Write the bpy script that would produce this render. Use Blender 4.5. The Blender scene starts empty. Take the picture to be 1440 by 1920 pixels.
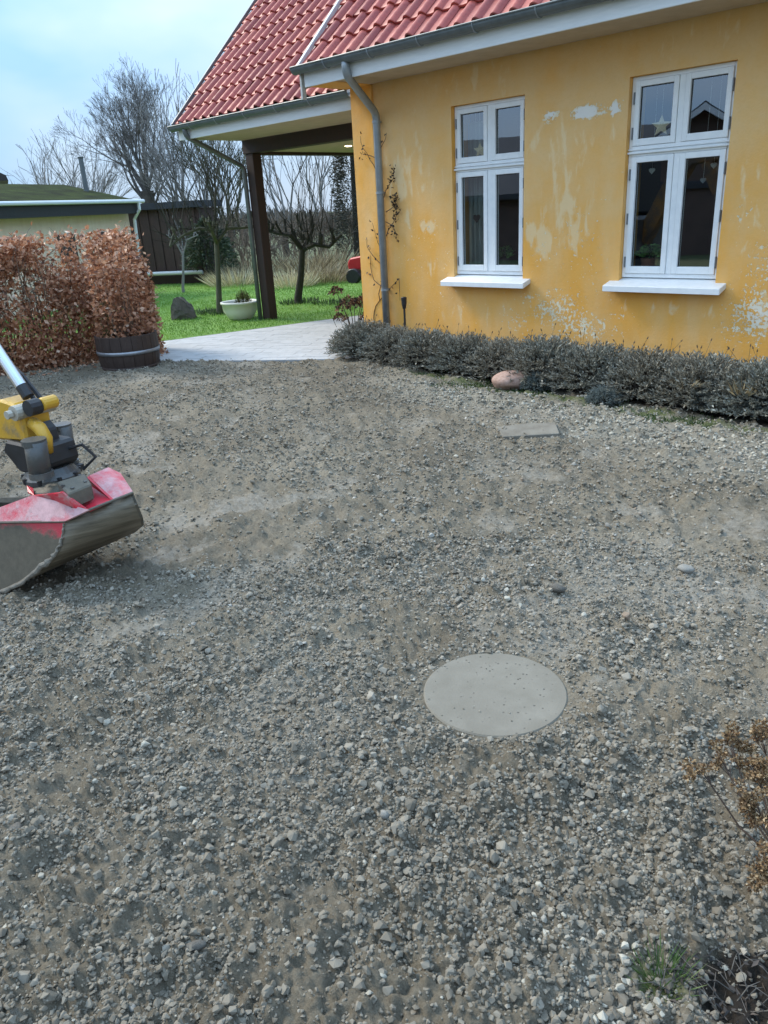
import bpy, bmesh, math, random
import numpy as np
from mathutils import Vector, Matrix
random.seed(7)
SC = bpy.context.scene
COL = SC.collection

# ------------------------------------------------------------------ camera
F, CX, CY, HC = 1442.0, 720.0, 960.0, 1.6
_D = np.array([(930-CX)/F, (4600-CY)/F, 1.0]); _D /= np.linalg.norm(_D)
_V = np.array([(-850-CX)/F, (500-CY)/F, 1.0]); _V -= _V.dot(_D)*_D; _V /= np.linalg.norm(_V)
_X = -_V; _Z = -_D; _Y = np.cross(_Z, _X)
RW = np.stack([_X, _Y, _Z])
def ray(u, v): return RW @ np.array([(u-CX)/F, (v-CY)/F, 1.0])
def G(u, v, z=0.0):
    d = ray(u, v); t = (z-HC)/d[2]; return Vector((t*d[0], t*d[1], z))
def PY(u, v, y):
    d = ray(u, v); t = y/d[1]; return Vector((t*d[0], y, HC+t*d[2]))
def PX(u, v, x):
    d = ray(u, v); t = x/d[0]; return Vector((x, t*d[1], HC+t*d[2]))
def PD(u, v, dist):
    d = ray(u, v); t = dist/math.hypot(d[0], d[1]); return Vector((t*d[0], t*d[1], HC+t*d[2]))
cam = bpy.data.cameras.new('camera'); cam_o = bpy.data.objects.new('camera', cam); COL.objects.link(cam_o)
cam.sensor_fit = 'HORIZONTAL'; cam.sensor_width = 36.0; cam.lens = 36.0*F/1440.0
cam.clip_start = 0.05; cam.clip_end = 2000
r_, d_, f_ = RW[:, 0], RW[:, 1], RW[:, 2]
cam_o.matrix_world = Matrix(((r_[0], -d_[0], -f_[0], 0), (r_[1], -d_[1], -f_[1], 0), (r_[2], -d_[2], -f_[2], HC), (0, 0, 0, 1)))
SC.camera = cam_o

# ------------------------------------------------------------------ sky, sun, exposure
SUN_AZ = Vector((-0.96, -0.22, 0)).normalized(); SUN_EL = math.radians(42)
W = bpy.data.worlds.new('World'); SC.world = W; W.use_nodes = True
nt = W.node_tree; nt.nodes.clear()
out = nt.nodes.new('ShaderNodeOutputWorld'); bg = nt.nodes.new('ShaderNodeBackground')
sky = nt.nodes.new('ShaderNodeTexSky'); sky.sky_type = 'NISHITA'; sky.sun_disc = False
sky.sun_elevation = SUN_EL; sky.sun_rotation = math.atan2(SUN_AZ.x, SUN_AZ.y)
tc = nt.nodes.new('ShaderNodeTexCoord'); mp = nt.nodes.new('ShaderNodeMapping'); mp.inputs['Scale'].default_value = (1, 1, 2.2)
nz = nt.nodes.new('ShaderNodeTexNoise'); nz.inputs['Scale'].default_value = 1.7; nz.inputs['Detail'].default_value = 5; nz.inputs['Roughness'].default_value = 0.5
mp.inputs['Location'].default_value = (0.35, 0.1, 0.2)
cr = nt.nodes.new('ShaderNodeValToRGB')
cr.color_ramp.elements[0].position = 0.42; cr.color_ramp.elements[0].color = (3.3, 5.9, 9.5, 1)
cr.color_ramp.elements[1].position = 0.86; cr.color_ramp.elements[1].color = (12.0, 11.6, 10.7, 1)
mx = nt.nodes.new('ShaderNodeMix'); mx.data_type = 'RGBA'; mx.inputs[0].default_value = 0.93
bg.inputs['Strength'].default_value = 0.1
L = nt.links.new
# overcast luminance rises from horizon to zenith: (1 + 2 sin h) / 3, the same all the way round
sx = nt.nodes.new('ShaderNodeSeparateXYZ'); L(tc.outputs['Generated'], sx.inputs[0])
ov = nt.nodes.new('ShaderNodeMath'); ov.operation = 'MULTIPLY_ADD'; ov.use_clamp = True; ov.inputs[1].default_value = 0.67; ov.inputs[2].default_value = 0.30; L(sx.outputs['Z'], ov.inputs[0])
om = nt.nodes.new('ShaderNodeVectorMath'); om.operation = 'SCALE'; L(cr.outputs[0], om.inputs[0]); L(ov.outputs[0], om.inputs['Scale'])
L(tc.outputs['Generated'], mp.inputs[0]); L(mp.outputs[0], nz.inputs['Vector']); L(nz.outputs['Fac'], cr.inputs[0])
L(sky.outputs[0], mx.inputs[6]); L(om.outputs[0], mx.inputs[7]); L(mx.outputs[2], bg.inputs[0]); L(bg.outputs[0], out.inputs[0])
sl = bpy.data.lights.new('sun', 'SUN'); sl.energy = 1.35; sl.angle = math.radians(18); sl.color = (1, 0.91, 0.77)
so = bpy.data.objects.new('sun', sl); COL.objects.link(so)
sd = Vector((SUN_AZ.x*math.cos(SUN_EL), SUN_AZ.y*math.cos(SUN_EL), math.sin(SUN_EL)))
so.rotation_euler = sd.to_track_quat('Z', 'Y').to_euler(); so.location = (0, 0, 30)
SC.view_settings.view_transform = 'Standard'; SC.view_settings.look = 'None'
SC.view_settings.exposure = 1.6; SC.view_settings.gamma = 1.0; SC.view_settings.use_curve_mapping = False

# ------------------------------------------------------------------ helpers
class NT:
    def __init__(s, name):
        s.m = bpy.data.materials.new(name); s.m.use_nodes = True
        s.t = s.m.node_tree; s.b = s.t.nodes['Principled BSDF']; s.o = s.t.nodes['Material Output']
        s._tc = None
    def n(s, typ, **kw):
        nd = s.t.nodes.new(typ)
        for k, v in kw.items():
            if hasattr(nd, k) and not k[0].isupper(): setattr(nd, k, v)
            else: nd.inputs[k].default_value = v
        return nd
    def l(s, a, b): s.t.links.new(a, b)
    def co(s):
        if not s._tc: s._tc = s.n('ShaderNodeTexCoord')
        return s._tc.outputs['Object']
    def noise(s, scale, detail=4, rough=0.55, vec=None, dist=0.0):
        nd = s.n('ShaderNodeTexNoise'); nd.inputs['Scale'].default_value = scale; nd.inputs['Detail'].default_value = detail
        nd.inputs['Roughness'].default_value = rough; nd.inputs['Distortion'].default_value = dist
        s.l(vec if vec is not None else s.co(), nd.inputs['Vector']); return nd.outputs['Fac']
    def ramp(s, fac, stops):
        nd = s.n('ShaderNodeValToRGB'); e = nd.color_ramp.elements
        while len(e) < len(stops): e.new(0.5)
        for i, (p, c) in enumerate(stops):
            e[i].position = p; e[i].color = (c[0], c[1], c[2], 1) if not isinstance(c, (int, float)) else (c, c, c, 1)
        s.l(fac, nd.inputs[0]); return nd.outputs[0]
    def mix(s, fac, a, b, mode='MIX'):
        nd = s.n('ShaderNodeMix'); nd.data_type = 'RGBA'; nd.blend_type = mode
        for i, v in ((0, fac), (6, a), (7, b)):
            if hasattr(v, 'is_linked') or hasattr(v, 'links'): s.l(v, nd.inputs[i])
            elif isinstance(v, (int, float)): nd.inputs[i].default_value = v
            else: nd.inputs[i].default_value = (*v, 1)
        return nd.outputs[2]
    def math(s, op, a, b=0.0, clamp=False):
        nd = s.n('ShaderNodeMath'); nd.operation = op; nd.use_clamp = clamp
        for i, v in ((0, a), (1, b)):
            if isinstance(v, (int, float)): nd.inputs[i].default_value = v
            else: s.l(v, nd.inputs[i])
        return nd.outputs[0]
    def attr(s, name, typ='GEOMETRY'):
        nd = s.n('ShaderNodeAttribute'); nd.attribute_name = name; nd.attribute_type = typ; return nd
    def bump(s, h, strength=0.4, dist=0.01):
        nd = s.n('ShaderNodeBump'); nd.inputs['Strength'].default_value = strength; nd.inputs['Distance'].default_value = dist
        s.l(h, nd.inputs['Height']); s.l(nd.outputs[0], s.b.inputs['Normal'])
    def col(s, v):
        if isinstance(v, tuple): s.b.inputs['Base Color'].default_value = (*v, 1)
        else: s.l(v, s.b.inputs['Base Color'])
    def rough(s, v):
        if isinstance(v, (int, float)): s.b.inputs['Roughness'].default_value = v
        else: s.l(v, s.b.inputs['Roughness'])

def pm(name, c1, c2, scale=6, rough=0.6, bump=0.2, bscale=None, bdist=0.005, rnd=0.0, metal=0.0, spec=0.5, stretch=None):
    s = NT(name); vec = s.co()
    if stretch:
        m = s.n('ShaderNodeMapping'); m.inputs['Scale'].default_value = stretch; s.l(vec, m.inputs[0]); vec = m.outputs[0]
    f = s.noise(scale, 6, 0.6, vec)
    c = s.ramp(f, [(0.3, c1), (0.7, c2)])
    if rnd:
        oi = s.n('ShaderNodeObjectInfo'); k = s.math('MULTIPLY_ADD', oi.outputs['Random'], 2*rnd); k.node.inputs[2].default_value = 1-rnd
        hs = s.n('ShaderNodeHueSaturation'); s.l(c, hs.inputs['Color']); s.l(k, hs.inputs['Value']); c = hs.outputs[0]
    s.col(c); s.rough(s.ramp(f, [(0.3, rough), (0.75, min(1, rough+0.15))]))
    s.b.inputs['Metallic'].default_value = metal; s.b.inputs['Specular IOR Level'].default_value = spec
    if bump: s.bump(s.noise(bscale or scale*4, 5, 0.6, vec), bump, bdist)
    return s.m

def leafmat(name, stops, rough=0.6, trans=0.25, attr='rnd', vary=0.0):
    s = NT(name); a = s.attr(attr); c = s.ramp(a.outputs['Fac'], stops)
    if vary:
        ge = s.n('ShaderNodeNewGeometry'); nn = s.noise(2.3, 3, 0.6, ge.outputs['Position'])
        c = s.mix(s.math('MULTIPLY', s.ramp(nn, [(0.42, 0.0), (0.62, 1.0)]), vary), c, s.mix(1.0, c, (1.15, 0.86, 0.62), 'MULTIPLY'))
        c = s.mix(s.math('MULTIPLY', s.ramp(nn, [(0.30, 1.0), (0.45, 0.0)]), vary), c, s.mix(1.0, c, (0.92, 1.12, 1.12), 'MULTIPLY'))
    s.col(c); s.rough(rough)
    if trans:
        tr = s.n('ShaderNodeBsdfTranslucent'); s.l(c, tr.inputs[0]); ms = s.n('ShaderNodeMixShader'); ms.inputs[0].default_value = trans
        s.l(s.b.outputs[0], ms.inputs[1]); s.l(tr.outputs[0], ms.inputs[2]); s.l(ms.outputs[0], s.o.inputs[0])
    return s.m

def link(name, me, mat=None, parent=None, smooth=False):
    o = bpy.data.objects.new(name, me); COL.objects.link(o)
    if mat is not None and not me.materials: me.materials.append(mat)
    if smooth: me.polygons.foreach_set('use_smooth', [True]*len(me.polygons))
    if parent is not None: o.parent = parent
    return o
def tag(o, label, cat, group=None):
    o['label'] = label; o['category'] = cat
    if group: o['group'] = group
    return o
def kind(o, k): o['kind'] = k; return o
def empty(name, loc, label=None, cat=None, group=None, rz=0):
    o = bpy.data.objects.new(name, None); COL.objects.link(o); o.location = loc; o.rotation_euler = (0, 0, rz)
    o.empty_display_size = 0.1
    if label: tag(o, label, cat, group)
    return o
def copy_tree(o, parent=None):
    c = o.copy(); COL.objects.link(c)
    if parent is not None: c.parent = parent
    for ch in o.children: copy_tree(ch, c)
    return c

class MB:
    def __init__(s, off=(0, 0, 0)): s.v = []; s.f = []; s.off = Vector(off)
    def add(s, vs, fs):
        b = len(s.v); s.v += [tuple(Vector(v)-s.off) for v in vs]; s.f += [tuple(i+b for i in q) for q in fs]
    def box(s, a, b):
        x0, y0, z0 = a; x1, y1, z1 = b
        s.add([(x0,y0,z0),(x1,y0,z0),(x1,y1,z0),(x0,y1,z0),(x0,y0,z1),(x1,y0,z1),(x1,y1,z1),(x0,y1,z1)],
              [(0,3,2,1),(4,5,6,7),(0,1,5,4),(1,2,6,5),(2,3,7,6),(3,0,4,7)])
    def obox(s, c, ax, ay, az):
        c, ax, ay, az = map(Vector, (c, ax, ay, az)); vs = []
        for k in (-1, 1):
            for i, j in ((-1,-1),(1,-1),(1,1),(-1,1)): vs.append(c+i*ax+j*ay+k*az)
        s.add(vs, [(0,3,2,1),(4,5,6,7),(0,1,5,4),(1,2,6,5),(2,3,7,6),(3,0,4,7)])
    def tube(s, pts, rad, n=8, cap=True):
        pts = [Vector(p) for p in pts]
        if not isinstance(rad, (list, tuple)): rad = [rad]*len(pts)
        b = len(s.v); u = None
        for i, p in enumerate(pts):
            t = (pts[min(i+1, len(pts)-1)]-pts[max(i-1, 0)])
            if t.length < 1e-9: t = Vector((0, 0, 1))
            t.normalize()
            if u is None:
                u = t.cross(Vector((0.3, 0.2, 0.9))); u = u if u.length > 0.05 else t.cross(Vector((1, 0, 0)))
            u = (u - t*u.dot(t)).normalized(); w = t.cross(u)
            for k in range(n):
                a = 2*math.pi*k/n; s.v.append(tuple(p - s.off + (u*math.cos(a)+w*math.sin(a))*rad[i]))
        for i in range(len(pts)-1):
            for k in range(n):
                s.f.append((b+i*n+k, b+i*n+(k+1) % n, b+(i+1)*n+(k+1) % n, b+(i+1)*n+k))
        if cap:
            s.f.append(tuple(b+k for k in range(n))[::-1]); e = b+(len(pts)-1)*n; s.f.append(tuple(e+k for k in range(n)))
    def lathe(s, prof, n=24, c=(0, 0, 0)):
        b = len(s.v)
        for r, z in prof:
            for k in range(n):
                a = 2*math.pi*k/n; s.v.append((c[0]+r*math.cos(a)-s.off[0], c[1]+r*math.sin(a)-s.off[1], c[2]+z-s.off[2]))
        for i in range(len(prof)-1):
            for k in range(n): s.f.append((b+i*n+k, b+i*n+(k+1) % n, b+(i+1)*n+(k+1) % n, b+(i+1)*n+k))
    def prism(s, poly, vec):
        poly = [Vector(p) for p in poly]; n = len(poly); vec = Vector(vec)
        s.add(poly+[p+vec for p in poly], [tuple(range(n))[::-1], tuple(range(n, 2*n))]+[(i, (i+1) % n, n+(i+1) % n, n+i) for i in range(n)])
    def mesh(s, name): 
        me = bpy.data.meshes.new(name); me.from_pydata(s.v, [], s.f); me.update(); return me
    def build(s, name, mat=None, parent=None, smooth=False, bevel=0):
        me = s.mesh(name)
        bm = bmesh.new(); bm.from_mesh(me); bmesh.ops.recalc_face_normals(bm, faces=bm.faces[:])
        if bevel: bmesh.ops.bevel(bm, geom=bm.edges[:], offset=bevel, segments=1, affect='EDGES', clamp_overlap=True)
        bm.to_mesh(me); bm.free()
        return link(name, me, mat, parent, smooth)

def np_mesh(name, V, Fc, attrs=None, smooth=False):
    """V (n,3), Fc (m,k) uniform faces; attrs name->(n,) float point attribute"""
    V = np.asarray(V, np.float32); Fc = np.asarray(Fc, np.int32); k = Fc.shape[1]
    me = bpy.data.meshes.new(name); me.vertices.add(len(V)); me.vertices.foreach_set('co', V.ravel())
    me.loops.add(Fc.size); me.loops.foreach_set('vertex_index', Fc.ravel())
    me.polygons.add(len(Fc)); me.polygons.foreach_set('loop_start', np.arange(0, Fc.size, k, dtype=np.int32))
    for nme, a in (attrs or {}).items():
        at = me.attributes.new(nme, 'FLOAT', 'POINT'); at.data.foreach_set('value', np.asarray(a, np.float32))
    me.update(calc_edges=True); me.validate()
    if smooth: me.polygons.foreach_set('use_smooth', np.ones(len(Fc), bool))
    return me

rng = np.random.default_rng(11)
_lat = {}
def vnoise(x, y, scale, seed=0):
    if seed not in _lat: _lat[seed] = np.random.default_rng(100+seed).random((256, 256))
    T = _lat[seed]; x = x*scale; y = y*scale
    xi = np.floor(x).astype(int); yi = np.floor(y).astype(int); fx = x-xi; fy = y-yi
    fx = fx*fx*(3-2*fx); fy = fy*fy*(3-2*fy)
    a = T[xi & 255, yi & 255]; b = T[(xi+1) & 255, yi & 255]; c = T[xi & 255, (yi+1) & 255]; d = T[(xi+1) & 255, (yi+1) & 255]
    return (a*(1-fx)+b*fx)*(1-fy)+(c*(1-fx)+d*fx)*fy
def fbm(x, y, scale, oct=3, seed=0):
    s = 0; amp = 1; tot = 0
    for i in range(oct): s = s+amp*vnoise(x+13.7*i, y-7.1*i, scale*2**i, seed+i); tot += amp; amp *= 0.55
    return s/tot

def leaves(name, P, N, ln, wd, mat, parent=None, fold=0.25, tip=True, rnd=None):
    """rhombic folded leaves: P positions (n,3), N leaf axis directions (n,3)"""
    n = len(P); N = N/np.linalg.norm(N, axis=1, keepdims=True)
    R = rng.normal(size=(n, 3)); S = np.cross(N, R); S /= np.linalg.norm(S, axis=1, keepdims=True)+1e-9
    U = np.cross(S, N); ln = np.broadcast_to(ln, (n,))[:, None]; wd = np.broadcast_to(wd, (n,))[:, None]
    a = P; b = P+N*ln*0.45+S*wd*0.5+U*wd*fold; c = P+N*ln; d = P+N*ln*0.45-S*wd*0.5+U*wd*fold
    V = np.stack([a, b, c, d], 1).reshape(-1, 3); q = np.arange(n)[:, None]*4
    Fc = np.concatenate([q+np.array([0, 1, 2]), q+np.array([0, 2, 3])], 0)
    rv = np.repeat(rng.random(n) if rnd is None else rnd, 4)
    me = np_mesh(name, V, Fc, {'rnd': rv})
    return link(name, me, mat, parent)

# ------------------------------------------------------------------ materials
D = 6.65                                    # facade plane
def wall_material():
    s = NT('ochre_render'); co = s.co()
    tone = s.attr('tone').outputs['Fac']; white = s.attr('white').outputs['Fac']; pale = s.attr('pale').outputs['Fac']
    n1 = s.noise(1.6, 6, 0.62); n2 = s.noise(7, 5, 0.6)
    m = s.n('ShaderNodeMapping'); m.inputs['Scale'].default_value = (3.4, 3.4, 1.1); s.l(co, m.inputs[0]); streak = s.noise(1, 5, 0.6, m.outputs[0])
    t = s.math('ADD', tone, s.math('MULTIPLY', s.math('SUBTRACT', n1, 0.5), 2.6), True)
    base = s.mix(t, (0.82, 0.405, 0.082), (0.77, 0.49, 0.215))
    base = s.mix(s.math('MULTIPLY', s.ramp(streak, [(0.42, 0.0), (0.68, 1.0)]), 0.55), base, (0.78, 0.53, 0.26))
    base = s.mix(s.math('MULTIPLY', s.ramp(n2, [(0.45, 0.0), (0.7, 1.0)]), 0.35), base, (0.80, 0.44, 0.115))
    base = s.mix(s.math('MULTIPLY', s.ramp(s.noise(30, 4, 0.7), [(0.5, 0.0), (0.75, 1.0)]), 0.25), base, (0.62, 0.38, 0.13))
    ps = s.math('ADD', pale, s.math('MULTIPLY', s.math('SUBTRACT', s.noise(2.6, 7, 0.62, m.outputs[0], 0.4), 0.5), 2.2))
    base = s.mix(s.math('MULTIPLY', s.ramp(ps, [(0.46, 0.0), (0.66, 1.0)]), 0.65), base, (0.81, 0.63, 0.37))
    fl = s.math('ADD', s.math('MULTIPLY', s.noise(15, 6, 0.7), 0.45), s.math('MULTIPLY', s.noise(38, 5, 0.65), 0.55))
    ws = s.math('ADD', white, s.math('MULTIPLY', s.math('SUBTRACT', fl, 0.5), 5.0))
    wf = s.ramp(ws, [(0.72, 0.0), (0.80, 1.0)])
    base = s.mix(wf, base, s.mix(s.ramp(white, [(0.75, 0.0), (1.0, 1.0)]), (0.80, 0.70, 0.50), (0.80, 0.77, 0.71)))
    s.col(base); s.rough(0.85); s.b.inputs['Specular IOR Level'].default_value = 0.25
    h = s.math('ADD', s.math('MULTIPLY', s.noise(55, 5, 0.65), 0.6), s.math('MULTIPLY', wf, -0.8))
    h = s.math('ADD', h, s.math('MULTIPLY', s.noise(5, 3, 0.5), 1.4))
    s.bump(h, 0.6, 0.010); return s.m
M = {}
M['wall'] = wall_material()
M['white'] = pm('white_paint', (0.74, 0.77, 0.78), (0.82, 0.84, 0.84), 14, 0.35, 0.06)
M['fascia'] = pm('painted_fascia', (0.66, 0.69, 0.70), (0.76, 0.78, 0.78), 5, 0.5, 0.1, stretch=(1, 8, 8))
M['soffit'] = pm('soffit_boards', (0.42, 0.33, 0.23), (0.52, 0.42, 0.30), 6, 0.7, 0.1)
M['zinc'] = pm('weathered_zinc', (0.10, 0.12, 0.125), (0.16, 0.18, 0.185), 9, 0.42, 0.08, metal=0.35)
M['zinc_light'] = pm('galvanised_pipe', (0.25, 0.28, 0.30), (0.34, 0.37, 0.39), 11, 0.42, 0.08, metal=0.45)
M['flash'] = pm('lead_flashing', (0.42, 0.44, 0.43), (0.55, 0.57, 0.55), 16, 0.5, 0.2, metal=0.2)
def tile_mat():
    s = NT('red_roof_tile'); oi = s.n('ShaderNodeObjectInfo'); at = s.attr('rnd')
    rr = s.math('ADD', oi.outputs['Random'], at.outputs['Fac'])
    c = s.ramp(s.math('FRACT', rr), [(0.0, (0.28, 0.050, 0.038)), (0.45, (0.38, 0.072, 0.052)), (0.85, (0.43, 0.088, 0.062)), (1.0, (0.50, 0.125, 0.078))])
    n = s.noise(14, 5, 0.65); c = s.mix(s.math('MULTIPLY', s.ramp(n, [(0.42, 0.0), (0.70, 1.0)]), 0.6), c, (0.20, 0.040, 0.040))
    c = s.mix(s.ramp(s.noise(5, 6, .7), [(0.58, 0.0), (0.70, 0.45)]), c, (0.14, 0.055, 0.045))
    s.col(c); s.rough(s.ramp(n, [(0.3, 0.42), (0.7, 0.62)])); s.b.inputs['Specular IOR Level'].default_value = 0.45
    s.bump(s.noise(70, 4, 0.6), 0.2, 0.003); return s.m
M['tile'] = tile_mat()
M['dark_wood'] = pm('dark_stained_timber', (0.022, 0.012, 0.010), (0.045, 0.022, 0.016), 5, 0.62, 0.3, stretch=(8, 8, 1.2))
M['dark_fence'] = pm('dark_fence_boards', (0.050, 0.030, 0.025), (0.088, 0.054, 0.045), 5, 0.75, 0.3, stretch=(6, 6, 1), rnd=0.2)
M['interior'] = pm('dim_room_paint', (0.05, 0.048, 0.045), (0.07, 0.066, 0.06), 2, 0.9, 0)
M['black'] = pm('black_plastic', (0.012, 0.012, 0.013), (0.025, 0.025, 0.027), 20, 0.45, 0.1)
M['hinge'] = pm('steel_hinge', (0.13, 0.14, 0.15), (0.2, 0.21, 0.22), 20, 0.4, 0.05, metal=0.5)
def glass_mat():
    s = NT('window_glass'); s.t.nodes.remove(s.b)
    tr = s.n('ShaderNodeBsdfTransparent'); tr.inputs[0].default_value = (0.80, 0.84, 0.83, 1)
    gl = s.n('ShaderNodeBsdfGlossy'); gl.inputs['Roughness'].default_value = 0.01; gl.inputs[0].default_value = (0.92, 0.95, 1, 1)
    fr = s.n('ShaderNodeFresnel'); fr.inputs[0].default_value = 1.75
    ge = s.n('ShaderNodeNewGeometry'); ms = s.n('ShaderNodeMixShader'); f = s.math('MULTIPLY', s.math('MULTIPLY', fr.outputs[0], 3.0), s.math('SUBTRACT', 1.0, ge.outputs['Backfacing']), True)
    bp = s.n('ShaderNodeBump'); bp.inputs['Strength'].default_value = 0.02; bp.inputs['Distance'].default_value = 0.02
    s.l(s.noise(2.2, 2, 0.5), bp.inputs['Height']); s.l(bp.outputs[0], gl.inputs['Normal'])
    s.l(f, ms.inputs[0]); s.l(tr.outputs[0], ms.inputs[1]); s.l(gl.outputs[0], ms.inputs[2]); s.l(ms.outputs[0], s.o.inputs[0]); return s.m
M['glass'] = glass_mat()

def ground_mat():
    s = NT('gravel_ground'); co = s.co()
    damp = s.attr('damp').outputs['Fac']; soil = s.attr('soil').outputs['Fac']; light = s.attr('light').outputs['Fac']; moss = s.attr('moss').outputs['Fac']
    n1 = s.noise(1.1, 6, 0.62); n2 = s.noise(45, 6, 0.7); n3 = s.noise(160, 4, 0.7); n4 = s.noise(6, 6, 0.65)
    c = s.ramp(n1, [(0.30, (0.098, 0.084, 0.063)), (0.52, (0.158, 0.139, 0.108)), (0.72, (0.218, 0.195, 0.156))])
    c = s.mix(0.8, c, s.ramp(n2, [(0.25, (0.25, 0.245, 0.24)), (0.5, (0.52, 0.51, 0.49)), (0.75, (0.80, 0.78, 0.74))]), 'OVERLAY')
    c = s.mix(0.7, c, s.ramp(n3, [(0.25, (0.22, 0.21, 0.2)), (0.5, (0.5, 0.5, 0.48)), (0.75, (0.82, 0.8, 0.76))]), 'OVERLAY')
    c = s.mix(s.math('MULTIPLY', s.ramp(n4, [(0.45, 0.0), (0.7, 1.0)]), 0.35), c, (0.175, 0.155, 0.120))
    c = s.mix(s.math('MULTIPLY', s.attr('wet').outputs['Fac'], 0.62), c, s.ramp(n2, [(0.3, (0.070, 0.057, 0.039)), (0.7, (0.120, 0.102, 0.074))]))
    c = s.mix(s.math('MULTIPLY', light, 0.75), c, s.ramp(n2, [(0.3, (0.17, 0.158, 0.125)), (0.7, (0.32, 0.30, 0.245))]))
    dn = s.ramp(s.math('ADD', damp, s.math('MULTIPLY', s.math('SUBTRACT', s.noise(22, 7, 0.75), 0.5), 2.4)), [(0.35, 0.0), (0.95, 1.0)])
    c = s.mix(s.math('MULTIPLY', dn, 0.75), c, s.ramp(n2, [(0.3, (0.185, 0.168, 0.136)), (0.7, (0.30, 0.28, 0.236))]))
    c = s.mix(s.ramp(s.math('ADD', moss, s.math('MULTIPLY', s.math('SUBTRACT', n4, 0.5), 1.3)), [(0.45, 0.0), (0.75, 0.85)]), c, s.ramp(n2, [(0.3, (0.03, 0.05, 0.012)), (0.7, (0.10, 0.12, 0.04))]))
    c = s.mix(s.ramp(s.math('ADD', soil, s.math('MULTIPLY', s.math('SUBTRACT', n2, 0.5), 0.8)), [(0.35, 0.0), (0.7, 1.0)]), c, (0.024, 0.020, 0.016))
    s.col(c); s.rough(s.mix(dn, s.ramp(n1, [(0.3, 0.72), (0.7, 0.92)]), (0.50, 0.50, 0.50)))
    s.b.inputs['Specular IOR Level'].default_value = 0.12
    s.bump(s.math('ADD', s.math('MULTIPLY', n2, 1.0), s.math('MULTIPLY', n3, 0.5)), 0.8, 0.012); return s.m
M['ground'] = ground_mat()
def stone_mat():
    s = NT('gravel_stones'); a = s.attr('tint', 'INSTANCER').outputs['Fac']; li = s.attr('light', 'INSTANCER').outputs['Fac']
    c = s.ramp(a, [(0.0, (0.128, 0.111, 0.083)), (0.30, (0.208, 0.184, 0.142)), (0.70, (0.272, 0.244, 0.193)), (0.92, (0.33, 0.301, 0.245)), (0.95, (0.23, 0.17, 0.12)), (0.98, (0.34, 0.325, 0.28)), (1.0, (0.44, 0.42, 0.37))])
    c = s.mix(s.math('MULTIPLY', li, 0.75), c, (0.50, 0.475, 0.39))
    n = s.noise(40, 4, 0.65); c = s.mix(s.ramp(n, [(0.4, 0.0), (0.7, 0.5)]), c, (0.165, 0.149, 0.121))
    s.col(c); s.rough(0.8); s.b.inputs['Specular IOR Level'].default_value = 0.18
    s.bump(s.noise(90, 4, 0.6), 0.3, 0.003); return s.m
M['stone'] = stone_mat()
M['concrete'] = pm('cast_concrete', (0.15, 0.145, 0.125), (0.20, 0.195, 0.175), 9, 0.8, 0.25, 120, 0.004)
M['paving'] = pm('grey_paving', (0.36, 0.365, 0.365), (0.44, 0.445, 0.445), 7, 0.75, 0.2, 60, 0.003, rnd=0.05)
M['lawn'] = pm('lawn_soil', (0.09, 0.19, 0.025), (0.14, 0.26, 0.042), 3, 0.9, 0.3, 40, 0.02)
M['field'] = pm('rough_field', (0.05, 0.075, 0.02), (0.10, 0.105, 0.045), 0.4, 0.95, 0.3, 4, 0.05)
M['grass'] = leafmat('grass_blades', [(0, (0.085, 0.19, 0.022)), (0.6, (0.16, 0.32, 0.042)), (1, (0.28, 0.42, 0.10))], 0.55, 0.35)
M['beech'] = leafmat('dry_beech_leaves', [(0, (0.13, 0.052, 0.030)), (0.3, (0.36, 0.160, 0.085)), (0.62, (0.56, 0.295, 0.17)), (0.86, (0.70, 0.46, 0.315)), (1, (0.80, 0.66, 0.52))], 0.5, 0.3)
M['lav'] = leafmat('lavender_leaves', [(0, (0.110, 0.110, 0.088)), (0.5, (0.212, 0.213, 0.175)), (0.85, (0.32, 0.322, 0.275)), (1, (0.43, 0.435, 0.38))], 0.75, 0.15, vary=0.25)
M['lav_blue'] = leafmat('bluish_lavender_leaves', [(0, (0.09, 0.11, 0.10)), (0.5, (0.17, 0.205, 0.19)), (0.85, (0.25, 0.29, 0.275)), (1, (0.34, 0.38, 0.36))], 0.75, 0.15)
M['lavstem'] = pm('lavender_stems', (0.045, 0.035, 0.026), (0.085, 0.068, 0.05), 20, 0.85, 0)
M['straw'] = leafmat('dry_straw', [(0, (0.10, 0.075, 0.038)), (0.5, (0.24, 0.19, 0.105)), (1, (0.50, 0.43, 0.27))], 0.7, 0.25)
M['straw_pale'] = leafmat('pale_straw', [(0, (0.30, 0.25, 0.14)), (0.5, (0.50, 0.44, 0.27)), (1, (0.70, 0.64, 0.45))], 0.7, 0.25)
M['weed'] = leafmat('green_weeds', [(0, (0.02, 0.045, 0.010)), (0.6, (0.05, 0.095, 0.022)), (1, (0.11, 0.15, 0.05))], 0.6, 0.3)
M['bark'] = pm('grey_bark', (0.05, 0.043, 0.036), (0.11, 0.098, 0.082), 9, 0.9, 0.4, 30, 0.02)
M['bark_dark'] = pm('dark_bark', (0.020, 0.018, 0.013), (0.050, 0.047, 0.032), 9, 0.9, 0.4, 30, 0.02)
M['bark_far'] = pm('pale_twigs', (0.17, 0.16, 0.15), (0.26, 0.25, 0.235), 4, 0.95, 0)
M['bark_moss'] = pm('mossy_bark', (0.055, 0.058, 0.034), (0.11, 0.108, 0.07), 8, 0.95, 0.3, 20, 0.02)
M['twig_brown'] = pm('brown_twigs', (0.12, 0.092, 0.068), (0.20, 0.16, 0.12), 4, 0.95, 0)
M['barrel'] = pm('barrel_oak', (0.034, 0.020, 0.015), (0.058, 0.036, 0.028), 6, 0.6, 0.3, rnd=0.06, stretch=(8, 8, 1.5))
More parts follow.
